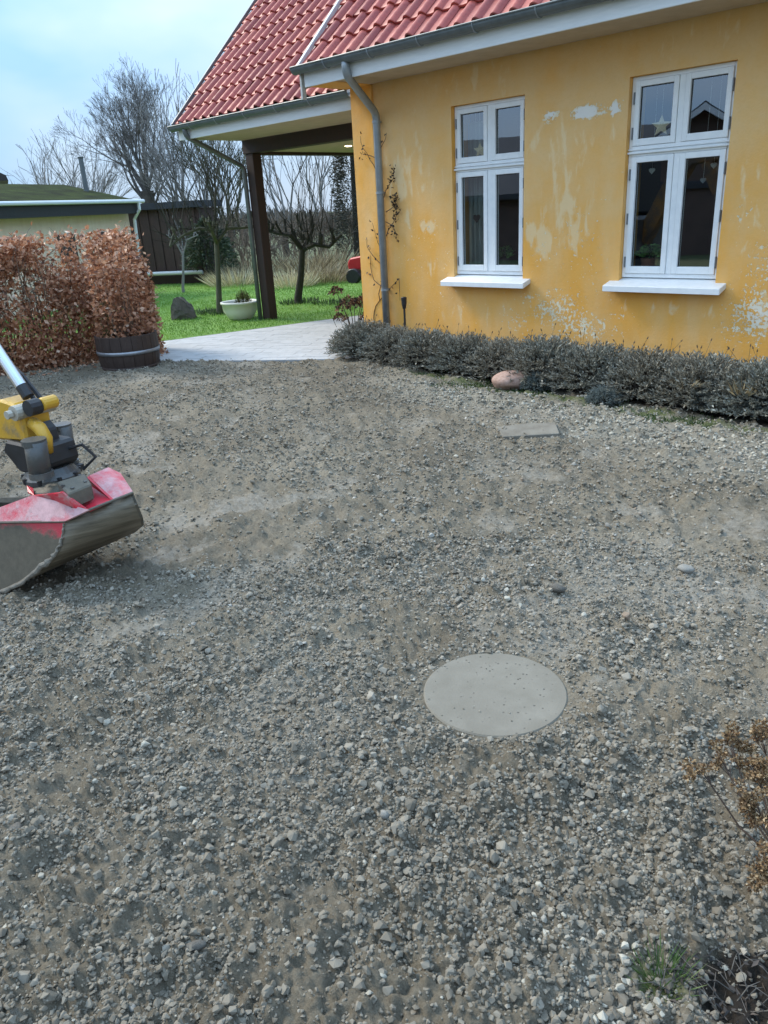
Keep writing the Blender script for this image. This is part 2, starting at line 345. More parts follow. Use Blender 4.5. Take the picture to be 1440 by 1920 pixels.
M['hoop'] = pm('barrel_hoop_steel', (0.22, 0.23, 0.25), (0.34, 0.35, 0.37), 10, 0.38, 0.1, metal=0.6)
M['pot'] = pm('cream_glazed_pot', (0.62, 0.60, 0.50), (0.72, 0.70, 0.61), 5, 0.4, 0.05)
M['soil'] = pm('potting_soil', (0.015, 0.012, 0.009), (0.04, 0.032, 0.024), 20, 0.95, 0.5, 50, 0.02)
M['pink'] = pm('pink_granite', (0.30, 0.18, 0.135), (0.46, 0.31, 0.245), 14, 0.75, 0.4, 60, 0.01)
M['grey_rock'] = pm('grey_boulder', (0.060, 0.050, 0.040), (0.125, 0.108, 0.088), 6, 0.85, 0.5, 25, 0.03)
M['pale_stone'] = pm('pale_fieldstone', (0.18, 0.17, 0.145), (0.26, 0.25, 0.22), 14, 0.75, 0.3, 60, 0.006)
M['mud_stone'] = pm('muddy_stone', (0.075, 0.068, 0.055), (0.145, 0.134, 0.112), 18, 0.8, 0.5, 60, 0.008)

# ------------------------------------------------------------------ ground, yard
LAV0, LAV1 = Vector((-6.85, 5.93)), Vector((-1.2, 5.45))     # front line of the lavender bed
def lav_d(x, y):                                              # distance in front of that line (+ = yard side)
    d = (LAV1-LAV0).normalized(); return (x-LAV0.x)*d.y-(y-LAV0.y)*d.x
LID = Vector((-1.357, 1.852)); LIDR = 0.250
def masks(x, y):
    dl = lav_d(x, y)
    wob = (fbm(x, y, 2.2, 3, 40)-0.5)
    wd_ = 0.50+0.40*np.clip((x+4.5)/2.5, 0, 1)
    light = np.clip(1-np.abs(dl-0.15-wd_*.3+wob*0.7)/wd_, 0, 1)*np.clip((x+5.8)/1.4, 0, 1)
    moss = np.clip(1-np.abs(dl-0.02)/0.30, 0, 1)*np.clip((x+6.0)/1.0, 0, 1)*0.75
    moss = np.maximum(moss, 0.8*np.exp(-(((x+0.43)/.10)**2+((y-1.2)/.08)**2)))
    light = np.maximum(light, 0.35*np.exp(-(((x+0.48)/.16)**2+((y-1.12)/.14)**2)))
    soil = np.clip(-dl/0.25, 0, 1)*0.9
    soil = np.maximum(soil, 1.25*np.exp(-(((x+0.26)/.13)**2+((y-1.30)/.14)**2)**2))
    damp = np.zeros_like(x)
    for (u, v, ru, rv, k) in ((245, 850, .35, .22, .8), (330, 985, .22, .16, .9), (180, 1145, .13, .09, .7), (565, 1160, .14, .08, .5), (480, 745, .5, .25, .5),
                              (20, 1500, .12, .3, .35), (1235, 1030, .13, .2, .55), (260, 1000, .2, .2, .5), (610, 960, .5, .15, .3), (930, 1210, .2, .1, .35), (1120, 960, .35, .15, .3)):
        p = G(u, v); damp = np.maximum(damp, k*np.exp(-(((x-p.x)/ru)**2+((y-p.y)/rv)**2)))
    r = np.hypot(x, y)
    silt = np.clip((fbm(x*0.8+y*0.35, y*0.8-x*0.35, 1.5, 4, 66)-0.47)*3.2, 0, 1)*np.clip((r-1.3)/1.2, 0.40, 1)*0.85
    silt2 = np.clip((fbm(x, y, 3.6, 3, 77)-0.52)*4.0, 0, 1)*np.clip((r-1.2)/1.4, 0.40, 1)*0.75
    damp = np.clip(np.maximum(np.maximum(damp, silt), silt2), 0, 1)
    return damp, soil, light, moss
def height(x, y):
    h = 0.045*(fbm(x, y, 0.7, 2, 1)-0.5)+0.050*(fbm(x, y, 3.0, 3, 5)-0.5)+0.030*(fbm(x, y, 9.0, 2, 27)-0.5)
    clod = np.maximum(fbm(x, y, 14, 3, 9)-0.45, 0)
    damp = masks(x, y)[0]
    cr_ = np.minimum(np.abs(fbm(x, y, 22, 2, 23)-0.5)*6, 1)          # crevices between the clods
    h = h+(0.10*clod+0.018*cr_+0.024*(fbm(x, y, 38, 2, 15)-0.5)+0.010*(vnoise(x, y, 95, 19)-0.5))*(1-0.55*damp)
    r2 = (x-LID.x)**2+(y-LID.y)**2
    k = np.clip(1-(np.sqrt(r2)-LIDR)/0.10, 0, 1)
    return h*(1-k*0.9)-0.004*k
big = MB(); big.add([(-900, -900, -0.06), (900, -900, -0.06), (900, 900, -0.06), (-900, 900, -0.06)], [(0, 1, 2, 3)])
kind(big.build('ground', M['field']), 'structure')
nr, na = 520, 520
rr = 0.25*np.exp(np.linspace(0, math.log(13/0.25), nr)); aa = np.radians(np.linspace(135-66, 135+66, na))
Rg, Ag = np.meshgrid(rr, aa, indexing='ij'); Xg = Rg*np.cos(Ag); Yg = Rg*np.sin(Ag)
Zg = height(Xg, Yg)
inlawn = np.maximum(np.clip((-Xg-9.4+0.15*(Yg-5)), 0, 1), np.clip(-((Xg+8.45)*(6.1-4.75)-(Yg-4.75)*(-6.3+8.45))/2.54*8, 0, 1)*(Xg < -6.2)*(Xg > -10))
Zg = Zg-0.05*inlawn
dm, so_, li_, mo_ = masks(Xg, Yg)
idx = np.arange(nr*na).reshape(nr, na)
Fq = np.stack([idx[:-1, :-1], idx[1:, :-1], idx[1:, 1:], idx[:-1, 1:]], -1).reshape(-1, 4)
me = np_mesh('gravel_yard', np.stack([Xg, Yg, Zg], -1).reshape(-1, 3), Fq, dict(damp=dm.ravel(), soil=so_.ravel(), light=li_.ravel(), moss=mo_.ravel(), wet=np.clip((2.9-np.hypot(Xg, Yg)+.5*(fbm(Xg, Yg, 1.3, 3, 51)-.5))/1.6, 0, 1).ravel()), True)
kind(link('gravel_yard', me, M['ground']), 'structure')

# loose stones: instanced on points
def stone_mesh(name, seed, flat=0.6, sub=2):
    bm = bmesh.new(); r = random.Random(seed)
    for _ in range({1: 13, 2: 18, 3: 30, 4: 30}[sub]):
        v = Vector((r.gauss(0, 1), r.gauss(0, 1), r.gauss(0, 1))).normalized()*r.uniform(.40, .52); bm.verts.new((v.x, v.y*r.uniform(.75, .9), v.z*flat))
    res = bmesh.ops.convex_hull(bm, input=bm.verts[:])
    bmesh.ops.delete(bm, geom=[g for g in res['geom_interior'] if isinstance(g, bmesh.types.BMVert)], context='VERTS')
    bmesh.ops.recalc_face_normals(bm, faces=bm.faces[:])
    me_ = bpy.data.meshes.new(name)
    if sub == 3:
        bmesh.ops.bevel(bm, geom=bm.edges[:], offset=.025, segments=2, affect='EDGES', clamp_overlap=True)
    bm.to_mesh(me_); bm.free(); return me_
stone_col = bpy.data.collections.new('gravel_kinds')
for i in range(9):
    ms_ = stone_mesh('gravel_kind', i*5+1, (0.5, 0.65, 0.8)[i % 3], 1 if i % 2 else 2); ms_.materials.append(M['stone'])
    o_ = bpy.data.objects.new('gravel_kind', ms_); stone_col.objects.link(o_)
def patio_side(x, y): return (x+8.45)*(6.1-4.75)-(y-4.75)*(-6.3+8.45)    # >0 = yard side of the paving edge
def scatter(n, r0, r1, half, dmed, dsig, seed):
    g = np.random.default_rng(seed)
    r = np.sqrt(g.random(n)*(r1*r1-r0*r0)+r0*r0); a = np.radians(135)+(g.random(n)*2-1)*half
    x = r*np.cos(a); y = r*np.sin(a); d = dmed*np.exp(g.normal(0, dsig, n)); d = np.clip(d, 0.004, 0.045)
    return x, y, d
sets = [scatter(260000, 0.5, 3.6, 1.10, 0.0095, 0.48, 1), scatter(12400, 0.5, 3.6, 1.10, 0.0170, 0.30, 4), scatter(5200, 0.5, 3.6, 1.10, 0.026, 0.25, 3), scatter(255000, 3.6, 10.7, 0.80, 0.0155, 0.42, 2)]
x = np.concatenate([s_[0] for s_ in sets]); y = np.concatenate([s_[1] for s_ in sets]); d = np.concatenate([s_[2] for s_ in sets])
damp, soil, light, moss = masks(x, y)
patch = fbm(x, y, 1.6, 3, 70)
onlid = (np.hypot(x-LID.x, y-LID.y) < LIDR-.004) & (rng.random(len(x)) < .018*np.clip(1.6-(x-LID.x+LIDR)/.3, .2, 1)) & (d < .012)
keep = (lav_d(x, y) > -0.15) & (patio_side(x, y) > 0.05) & (np.hypot(x-LID.x, y-LID.y) > LIDR+0.004) & ((np.hypot(x+3.051, y-4.571) > .16) | (rng.random(len(x)) < .22)) & (x > -9.2)
dens = np.clip(0.66+3.2*(patch-0.47)+1.5*(fbm(x, y, 6, 2, 73)-.5)+0.3*np.clip((3.0-np.hypot(x, y))/1.5, 0, 1), 0.22, 1)*(1-0.58*np.clip(damp*1.2-.1, 0, 1))*(1-0.6*moss)*(1-0.93*np.clip(soil, 0, 1))
dens = np.maximum(dens, 0.95*light)
keep &= rng.random(len(x)) < dens
keep |= onlid
x, y, d, light, onlid = x[keep], y[keep], d[keep], light[keep], onlid[keep]; n = len(x)
d = np.where(onlid, d*.75, d)
d = d*(1+0.25*light)
near_ = np.clip((3.0-np.hypot(x, y))/1.5, 0, 1)
z = height(x, y)+d*(rng.uniform(-0.26, 0.20, n)+near_*rng.uniform(0.0, 0.20, n))
z = np.where(onlid, .0055+d*.2, z)
wetn = np.clip((2.9-np.hypot(x, y)+.5*(fbm(x, y, 1.3, 3, 51)-.5))/1.6, 0, 1)       # the near part of the yard is damper and muddier
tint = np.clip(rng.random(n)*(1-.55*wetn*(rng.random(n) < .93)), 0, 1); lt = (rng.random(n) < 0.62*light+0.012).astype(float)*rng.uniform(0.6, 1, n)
me = bpy.data.meshes.new('loose_gravel'); me.vertices.add(n); me.vertices.foreach_set('co', np.stack([x, y, z], 1).astype(np.float32).ravel())
def vat(nm, typ, data, key): 
    a_ = me.attributes.new(nm, typ, 'POINT'); a_.data.foreach_set(key, np.asarray(data).ravel())
vat('scl', 'FLOAT', d.astype(np.float32), 'value'); vat('tint', 'FLOAT', tint.astype(np.float32), 'value'); vat('light', 'FLOAT', lt.astype(np.float32), 'value')
rot = np.stack([rng.normal(0, .35, n), rng.normal(0, .35, n), rng.random(n)*6.283], 1).astype(np.float32)
vat('rot', 'FLOAT_VECTOR', rot, 'vector'); vat('pick', 'INT', rng.integers(0, 9, n).astype(np.int32), 'value')
gravel = kind(link('loose_gravel', me, M['stone']), 'stuff')
ng = bpy.data.node_groups.new('gravel_on_points', 'GeometryNodeTree')
ng.interface.new_socket('Geometry', in_out='INPUT', socket_type='NodeSocketGeometry'); ng.interface.new_socket('Geometry', in_out='OUTPUT', socket_type='NodeSocketGeometry')
gi = ng.nodes.new('NodeGroupInput'); go = ng.nodes.new('NodeGroupOutput'); mtp = ng.nodes.new('GeometryNodeMeshToPoints'); iop = ng.nodes.new('GeometryNodeInstanceOnPoints')
ci = ng.nodes.new('GeometryNodeCollectionInfo'); ci.inputs['Collection'].default_value = stone_col; ci.inputs['Separate Children'].default_value = True; ci.inputs['Reset Children'].default_value = True
def nat(nm, dt):
    q = ng.nodes.new('GeometryNodeInputNamedAttribute'); q.data_type = dt; q.inputs['Name'].default_value = nm; return q.outputs['Attribute']
iop.inputs['Pick Instance'].default_value = True
LL = ng.links.new
e2r = ng.nodes.new('FunctionNodeEulerToRotation')
LL(gi.outputs[0], mtp.inputs['Mesh']); LL(mtp.outputs[0], iop.inputs['Points']); LL(ci.outputs[0], iop.inputs['Instance']); LL(nat('pick', 'INT'), iop.inputs['Instance Index'])
LL(nat('rot', 'FLOAT_VECTOR'), e2r.inputs[0]); LL(e2r.outputs[0], iop.inputs['Rotation']); LL(nat('scl', 'FLOAT'), iop.inputs['Scale']); LL(iop.outputs[0], go.inputs[0])
mod = gravel.modifiers.new('gravel', 'NODES'); mod.node_group = ng

# paving of the entrance path
path_poly = [(-8.45, 4.75), (-6.3, 6.1), (-6.3, 12), (-8.0, 12), (-9.15, 8.43), (-9.9, 5.64), (-9.86, 5.42), (-9.6, 5.1), (-9.1, 4.86)]
pb = MB(); pb.prism([(a, b, -0.05) for a, b in path_poly], (0, 0, 0.058))
path = kind(pb.build('entrance_path', pm('paving_joint_sand', (.27, .265, .25), (.34, .335, .32), 12, .9, .2)), 'structure')
def clip_poly(poly, a, b):
    res = []
    for i in range(len(poly)):
        p, q = poly[i], poly[(i+1) % len(poly)]
        sp = (b[0]-a[0])*(p[1]-a[1])-(b[1]-a[1])*(p[0]-a[0]); sq = (b[0]-a[0])*(q[1]-a[1])-(b[1]-a[1])*(q[0]-a[0])
        if sp >= 0: res.append(p)
        if (sp >= 0) != (sq >= 0):
            t = sp/(sp-sq); res.append((p[0]+t*(q[0]-p[0]), p[1]+t*(q[1]-p[1])))
    return res
pr = random.Random(3); ang = math.atan2(1.35, 2.15); ca, sa = math.cos(ang), math.sin(ang); cells = []
for j in range(-2, 36):
    for i in range(-12, 22):
        u0 = i*0.32+(0.16 if j % 2 else 0); v0 = j*0.16
        q = [(u0+0.002, v0+0.002), (u0+0.318, v0+0.002), (u0+0.318, v0+0.158), (u0+0.002, v0+0.158)]
        q = [(-8.45+ca*a-sa*b, 4.75+sa*a+ca*b) for a, b in q]
        for k in range(len(path_poly)):
            if len(q) > 2: q = clip_poly(q, path_poly[k], path_poly[(k+1) % len(path_poly)])
        if len(q) < 3: continue
        cx = sum(p[0] for p in q)/len(q); cy = sum(p[1] for p in q)/len(q)
        if cx > -6.8 and cy > 6.5: continue
        cells.append((math.hypot(cx, cy), q))
cells.sort(key=lambda c: c[0])
rest = MB()
for i, (dd, q) in enumerate(cells):
    z0 = 0.018+pr.uniform(0, 0.0025)
    if i < 295:
        b = MB(); b.prism([(a, c, 0.006) for a, c in q], (0, 0, z0-0.006)); b.build('paving_stone', M['paving'], path)
    else: rest.prism([(a, c, 0.006) for a, c in q], (0, 0, z0-0.006))
if rest.v: kind(rest.build('paving_stone', M['paving'], path), 'stuff')

# lawn
lw = MB(); lw.prism([(-9.93, 5.62, -0.05), (-9.17, 8.43, -0.05), (-8.0, 12.0, -0.05), (-6.9, 12.2, -0.05), (-6.9, 14.3, -0.05), (-13.0, 13.6, -0.05), (-18.9, 11.6, -0.05), (-22, 9.5, -0.05), (-20, 2, -0.05), (-10.4, 2, -0.05)], (0, 0, 0.07))
kind(lw.build('lawn', M['lawn']), 'structure')
def in_poly(px, py, poly):
    ins = np.zeros(len(px), bool); j = len(poly)-1
    for i in range(len(poly)):
        xi, yi = poly[i]; xj, yj = poly[j]
        c = ((yi > py) != (yj > py)) & (px < (xj-xi)*(py-yi)/(yj-yi+1e-12)+xi); ins ^= c; j = i
    return ins
ng_ = 130000; gx = rng.uniform(-20, -7.5, ng_); gy = rng.uniform(3, 13.8, ng_)
w = np.clip(1.25-np.hypot(gx+10, gy-7)/12, 0.15, 1)
kp = in_poly(gx, gy, [(-9.95, 5.62), (-9.19, 8.43), (-8.0, 12.0), (-7, 14.1), (-13.0, 13.5), (-18.8, 11.5), (-20, 9), (-19, 5.0), (-10.2, 5.0)]) & (rng.random(ng_) < w)
gx, gy = gx[kp], gy[kp]; n = len(gx)
Nn = np.stack([rng.normal(0, .45, n), rng.normal(0, .45, n), np.ones(n)], 1)
gl = rng.uniform(.018, .042, n)*(1+np.clip(fbm(gx, gy, 1.2, 2, 80)-.5, 0, 1)*1.5)
go_ = leaves('lawn_grass', np.stack([gx, gy, np.full(n, .018)], 1), Nn, gl, rng.uniform(.006, .012, n), M['grass'], rnd=np.clip(fbm(gx, gy, .9, 3, 85)*1.3-.15+rng.normal(0, .16, n), 0, 1))
kind(go_, 'stuff')
# tufts of longer, darker grass under the fruit trees
def tuft(name, c, n, rad, hgt, mat, label, cat, group=None, wd=0.008, lean=.5):
    g = rng; a = g.random(n)*6.283; r = np.sqrt(g.random(n))*rad
    P = np.stack([c[0]+r*np.cos(a), c[1]+r*np.sin(a), np.full(n, c[2])], 1)
    Nn = np.stack([np.cos(a)*r/rad*lean+g.normal(0, .25, n), np.sin(a)*r/rad*lean+g.normal(0, .25, n), np.ones(n)], 1)
    o = leaves(name, P-np.array(c), Nn, g.uniform(.5, 1, n)*hgt, wd, mat, fold=.1); o.location = c
    return tag(o, label, cat, group)

# ------------------------------------------------------------------ the yellow house
XL, XR, ZT = -6.78, 3.2, 2.86
house = empty('yellow_house', (-2, D, 0), 'yellow rendered house with red tiled roof and two white windows', 'house')
def hb(off=None): return MB((-2, D, 0))
WIN = [(-5.40, -4.53), (-3.50, -2.63)]; WZ0, WZ1 = 0.87, 2.49
xs = np.unique(np.round(np.concatenate([np.arange(XL, XR+.01, .05), [XL, XR], np.array(WIN).ravel()]), 4))
zs = np.unique(np.round(np.concatenate([np.arange(-.1, ZT, .05), [ZT, WZ0, WZ1]]), 4))
xs = xs[np.concatenate([[True], np.diff(xs) > .008])]; zs = zs[np.concatenate([[True], np.diff(zs) > .008])]
for a, b in WIN:
    for v in (a, b): xs[np.argmin(abs(xs-v))] = v
for v in (WZ0, WZ1): zs[np.argmin(abs(zs-v))] = v
Xw, Zw = np.meshgrid(xs, zs, indexing='ij'); idx = np.arange(Xw.size).reshape(Xw.shape); fs = []
for i in range(len(xs)-1):
    for j in range(len(zs)-1):
        cx = (xs[i]+xs[i+1])/2; cz = (zs[j]+zs[j+1])/2
        if WZ0 < cz < WZ1 and any(a < cx < b for a, b in WIN): continue
        fs.append((idx[i, j], idx[i+1, j], idx[i+1, j+1], idx[i, j+1]))
def blob(u, v, ru, rv):
    p = PY(u, v, D); q = PY(u+ru, v, D); r = PY(u, v+rv, D); return (p.x, p.z, abs(q.x-p.x), abs(r.z-p.z))
white = np.zeros(Xw.shape); pale = np.zeros(Xw.shape)
for (u, v, ru, rv, k) in ((1032, 218, 20, 9, 1.35), (1098, 210, 30, 13, 1.6), (1130, 208, 14, 9, 1.0), (1153, 203, 12, 16, 1.5), (1070, 212, 14, 8, .7), (1045, 580, 75, 45, .70), (1090, 615, 85, 35, .70), (1420, 590, 70, 70, .80), (1425, 500, 40, 70, .55), (990, 560, 30, 40, .5), (1150, 590, 40, 40, .4),
                          (1375, 620, 40, 30, .58), (1090, 470, 90, 120, .34), (800, 430, 40, 40, .40), (1390, 400, 25, 50, .45), (840, 560, 120, 60, .25), (970, 600, 40, 40, .5), (840, 490, 30, 60, .3), (1165, 330, 8, 20, .5), (780, 500, 40, 60, .3), (1010, 470, 30, 50, .4)):
    x0, z0, rx, rz = blob(u, v, ru, rv); white = np.maximum(white, 1.12*k*np.exp(-(((Xw-x0)/rx)**2+((Zw-z0)/rz)**2)))
for (u, v, ru, rv, k) in ((1025, 450, 18, 40, 1.0), (995, 435, 12, 25, .9), (1070, 330, 30, 80, .5), (800, 425, 20, 15, .9), (765, 400, 15, 40, .6), (810, 500, 8, 25, .8), (1060, 270, 120, 60, .5), (760, 330, 70, 110, .55), (1060, 400, 80, 100, .6), (900, 130, 200, 60, .35), (1300, 60, 200, 60, .35), (1410, 380, 40, 120, .45), (880, 590, 120, 30, .35), (1240, 580, 130, 22, .4), (1400, 300, 20, 60, .3), (1425, 590, 25, 60, .7)):
    x0, z0, rx, rz = blob(u, v, ru, rv); pale = np.maximum(pale, k*np.exp(-(((Xw-x0)/rx)**2+((Zw-z0)/rz)**2)))
tone = np.clip((Zw-1.15)/1.1, 0, 1)
V = np.stack([Xw+2, np.zeros(Xw.shape), Zw], -1).reshape(-1, 3)
me = np_mesh('wall', V, np.array(fs), dict(white=white.ravel(), pale=pale.ravel(), tone=tone.ravel()))
link('wall', me, M['wall'], house)
b = hb(); T = 0.30
for a, c in WIN:      # reveals
    b.add([(a, D, WZ0), (a, D+T, WZ0), (a, D+T, WZ1), (a, D, WZ1)], [(0, 1, 2, 3)]); b.add([(c, D, WZ0), (c, D, WZ1), (c, D+T, WZ1), (c, D+T, WZ0)], [(0, 1, 2, 3)])
    b.add([(a, D, WZ1), (a, D+T, WZ1), (c, D+T, WZ1), (c, D, WZ1)], [(0, 1, 2, 3)]); b.add([(a, D, WZ0), (c, D, WZ0), (c, D+T, WZ0), (a, D+T, WZ0)], [(0, 1, 2, 3)])
# gable wall to the porch, back wall, corner pilaster
b.box((XL, D+.001, -.1), (XL+.3, 13.5, ZT)); b.box((XL+.3, 13.2, -.1), (XR, 13.5, ZT)); b.box((XR-.3, D+.001, -.1), (XR, 13.2, ZT))
b.add([(XL, D+.001, ZT), (XL+.3, D+.001, ZT), (XL+.3, 10.07, ZT+3.42), (XL, 10.07, ZT+3.42)], [(0, 1, 2, 3)])
b.prism([(XL, D+.001, ZT), (XL, 13.5, ZT), (XL, 10.07, ZT+3.42)], (.3, 0, 0))
b.build('gable_wall', M['wall'], house)
b = hb(); b.box((XL-.004, D-.03, -.1), (-6.462, D+.002, ZT-.045)); b.box((-6.84, 6.068, 2.812), (-6.462, D-.031, 2.834))
b.build('corner_pier', M['wall'], house, bevel=.004)
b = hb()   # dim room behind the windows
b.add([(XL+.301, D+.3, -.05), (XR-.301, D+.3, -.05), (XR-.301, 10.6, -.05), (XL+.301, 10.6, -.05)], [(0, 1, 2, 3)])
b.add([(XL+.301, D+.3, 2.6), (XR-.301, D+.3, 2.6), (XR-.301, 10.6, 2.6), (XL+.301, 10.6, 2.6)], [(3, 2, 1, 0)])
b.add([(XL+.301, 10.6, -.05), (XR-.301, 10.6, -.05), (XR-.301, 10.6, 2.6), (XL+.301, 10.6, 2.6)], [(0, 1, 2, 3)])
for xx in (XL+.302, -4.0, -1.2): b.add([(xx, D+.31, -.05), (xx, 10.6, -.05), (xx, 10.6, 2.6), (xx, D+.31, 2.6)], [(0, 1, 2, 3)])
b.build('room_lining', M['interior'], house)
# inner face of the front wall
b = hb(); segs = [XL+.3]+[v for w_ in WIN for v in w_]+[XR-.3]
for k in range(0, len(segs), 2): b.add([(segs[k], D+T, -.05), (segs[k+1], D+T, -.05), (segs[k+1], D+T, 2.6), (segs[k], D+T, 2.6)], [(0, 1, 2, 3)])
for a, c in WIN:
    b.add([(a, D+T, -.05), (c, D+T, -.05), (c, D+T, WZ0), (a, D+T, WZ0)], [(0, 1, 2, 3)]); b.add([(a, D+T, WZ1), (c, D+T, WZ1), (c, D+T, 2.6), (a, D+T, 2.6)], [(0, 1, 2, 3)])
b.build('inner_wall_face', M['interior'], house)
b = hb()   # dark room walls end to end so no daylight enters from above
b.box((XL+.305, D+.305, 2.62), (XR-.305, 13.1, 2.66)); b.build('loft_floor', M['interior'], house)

TR0, TR1 = 1.885, 1.965       # transom
def make_window(a, c):
    w0 = hb(); yf = D+.052; y1 = yf+.075
    fr = .034
    w0.box((a+.002, yf, WZ0+.028), (a+fr, y1, WZ1-.002)); w0.box((c-fr, yf, WZ0+.028), (c-.002, y1, WZ1-.002))
    w0.box((a+fr, yf, WZ1-fr), (c-fr, y1, WZ1-.002)); w0.box((a+fr, yf, WZ0+.028), (c-fr, y1, WZ0+.062))
    mid = (a+c)/2
    w0.box((mid-.026, yf-.004, WZ0+.062), (mid+.026, y1, TR0)); w0.box((mid-.026, yf-.004, TR1), (mid+.026, y1, WZ1-fr))
    w0.box((a+fr, yf-.006, TR0), (c-fr, y1, TR1))
    win = w0.build('window', M['white'], house, bevel=.003)
    o2 = Vector((-2, D, 0))
    def sub(nm, mb, mat, bev=0): 
        ob = mb.build(nm, mat, win, bevel=bev); return ob
    t = hb(); t.box((a+.004, yf-.028, TR0+.020), (c-.004, yf-.0065, TR0+.036)); t.box((a+.004, yf-.018, TR0+.048), (c-.004, yf-.0065, TR0+.060)); sub('drip_moulding', t, M['white'], .002)
    for (x0, x1) in ((a+fr+.002, mid-.028), (mid+.028, c-fr-.002)):
        for (z0, z1, sw) in ((WZ0+.064, TR0-.002, .046), (TR1+.002, WZ1-fr-.002, .042)):
            s_ = hb(); ys = yf-.012; ye = yf+.05; bt = sw+.012
            s_.box((x0, ys, z0), (x0+sw, ye, z1)); s_.box((x1-sw, ys, z0), (x1, ye, z1)); s_.box((x0+sw, ys, z1-sw), (x1-sw, ye, z1)); s_.box((x0+sw, ys, z0), (x1-sw, ye, z0+bt))
            sub('sash', s_, M['white'], .003)
            g = hb(); xa, xb, za, zb = x0+sw, x1-sw, z0+bt, z1-sw; yy = yf+.016
            g.box((xa-.004, yy, za-.004), (xb+.004, yy+.004, zb+.004)); sub('pane', g, M['glass'])
            e = hb()
            for q in ((xa, yy-.006, za, xa+.007, yy-.001, zb), (xb-.007, yy-.006, za, xb, yy-.001, zb), (xa+.007, yy-.006, zb-.007, xb-.007, yy-.001, zb)):
                e.box(q[:3], q[3:])
            sub('glazing_seal', e, M['black'])
    for xh in (a+fr-.004, c-fr+.004):
        for zh in (WZ0+.16, WZ0+.52, TR0-.14, TR1+.10, WZ1-.16):
            h = hb(); h.tube([(xh, yf-.012, zh-.045), (xh, yf-.012, zh+.045)], .0085, 6); sub('hinge', h, M['hinge'])
    s_ = hb(); s_.prism([(a-.09, D-.125, WZ0-.082), (a-.09, D-.125, WZ0-.030), (a-.09, D+.10, WZ0+.027), (a-.09, D+.10, WZ0-.02), (a-.09, D-.002, WZ0-.045)], (c-a+.18, 0, 0))
    sub('sill', s_, M['white'], .004)
    s_ = hb(); s_.box((a, D+.135, WZ0+.001), (c, D+.38, WZ0+.084)); sub('inner_sill', s_, M['interior'])
    return win
for a, c in WIN: make_window(a, c)

# ---- roofs: profiled interlocking tiles, 45 degree pitch
TWID = 0.192
def tile_mesh(name, ln, th=.016):
    prof = []
    N = 12
    for i in range(N+1):
        t = i/N; u = (t-.5)*(TWID+.012)
        if t < .5: h = .004*math.sin(t/.5*math.pi)*-1
        else: h = .040*math.sin((t-.5)/.5*math.pi)**.8
        prof.append((u, h))
    vs = []; fs_ = []
    for (y_, lift) in ((0, .026), (.012, .030), (ln+.05, .0)):
        for u, h in prof: vs.append((u, y_, h+lift))
    n_ = N+1
    for r in range(2):
        for i in range(N): fs_.append((r*n_+i, r*n_+i+1, (r+1)*n_+i+1, (r+1)*n_+i))
    bse = len(vs)
    for u, h in prof: vs.append((u, .0, h+.026-th))
    for i in range(N): fs_.append((i+1, i, bse+i, bse+i+1))
    # right edge lip
    return vs, fs_
S2 = math.sqrt(.5)
def roof_frame(x, t, x0, y0, z0):     # x across, t up-slope distance, returns matrix for tile local (u, up-slope, normal)
    return Matrix(((1, 0, 0, x), (0, S2, -S2, y0+t*S2), (0, S2, S2, z0+t*S2), (0, 0, 0, 1)))
def make_roof(name, x0, x1, ye, ze, ln, slope_len, vis):
    """vis(x,t) -> True: own tile object"""
    rb = hb(); dn = .03
    p = lambda t, dz: (ye+t*S2+dz*S2, ze+t*S2-dz*S2)
    a0 = p(.02, .03); a1 = p(slope_len, .03); b1 = p(slope_len, .07); b0 = p(.02, .07)
    rb.prism([(x0+.02, *a0), (x0+.02, *a1), (x0+.02, *b1), (x0+.02, *b0)], (x1-x0-.04, 0, 0))
    # mirrored back slope
    yr, zr = a1; rb.prism([(x0+.02, yr, zr), (x0+.02, yr+(yr-ye), zr-(yr-ye)), (x0+.02, yr+(yr-ye), zr-(yr-ye)-.05), (x0+.02, yr, zr-.05)], (x1-x0-.04, 0, 0))
    roof = rb.build(name, M['soffit'], house)
    vs, fs_ = tile_mesh('tile', ln); me_t = bpy.data.meshes.new('tile'); me_t.from_pydata(vs, [], fs_); me_t.update(); me_t.materials.append(M['tile'])
    me_t.polygons.foreach_set('use_smooth', [i < 24 for i in range(len(me_t.polygons))])
    at_ = me_t.attributes.new('rnd', 'FLOAT', 'POINT')
    rv = []; rf = []; ra = []
    nc = int((x1-x0)/TWID); ncx = (x1-x0)/TWID; nrw = int(slope_len/ln)
    q = random.Random(5); cnt = 0
    for j in range(nrw):
        for i in range(nc):
            xx = x0+(i+.5)*TWID; t = j*ln-.02
            mt = roof_frame(xx, t, 0, ye, ze) @ Matrix.Rotation(q.gauss(0, .011), 4, 'Z') @ Matrix.Rotation(q.gauss(0, .012), 4, 'Y') @ Matrix.Translation((0, q.gauss(0, .006), q.uniform(0, .005)))
            if vis(xx, t):
                o = bpy.data.objects.new('tile', me_t); COL.objects.link(o); o.parent = roof; o.matrix_local = Matrix.Translation((2, -D, 0)) @ mt; cnt += 1
            else:
                bse = len(rv); rv += [tuple(Vector((2, -D, 0))+mt @ Vector(v)) for v in vs]; rf += [tuple(k+bse for k in f) for f in fs_]; ra += [q.random()]*len(vs)
    if rv:
        me_r = bpy.data.meshes.new('tile'); me_r.from_pydata(rv, [], rf); me_r.update(); me_r.materials.append(M['tile'])
        at2 = me_r.attributes.new('rnd', 'FLOAT', 'POINT'); at2.data.foreach_set('value', ra)
        kind(link('tile', me_r, None, roof), 'stuff')
    print(name, 'single tiles', cnt); return roof
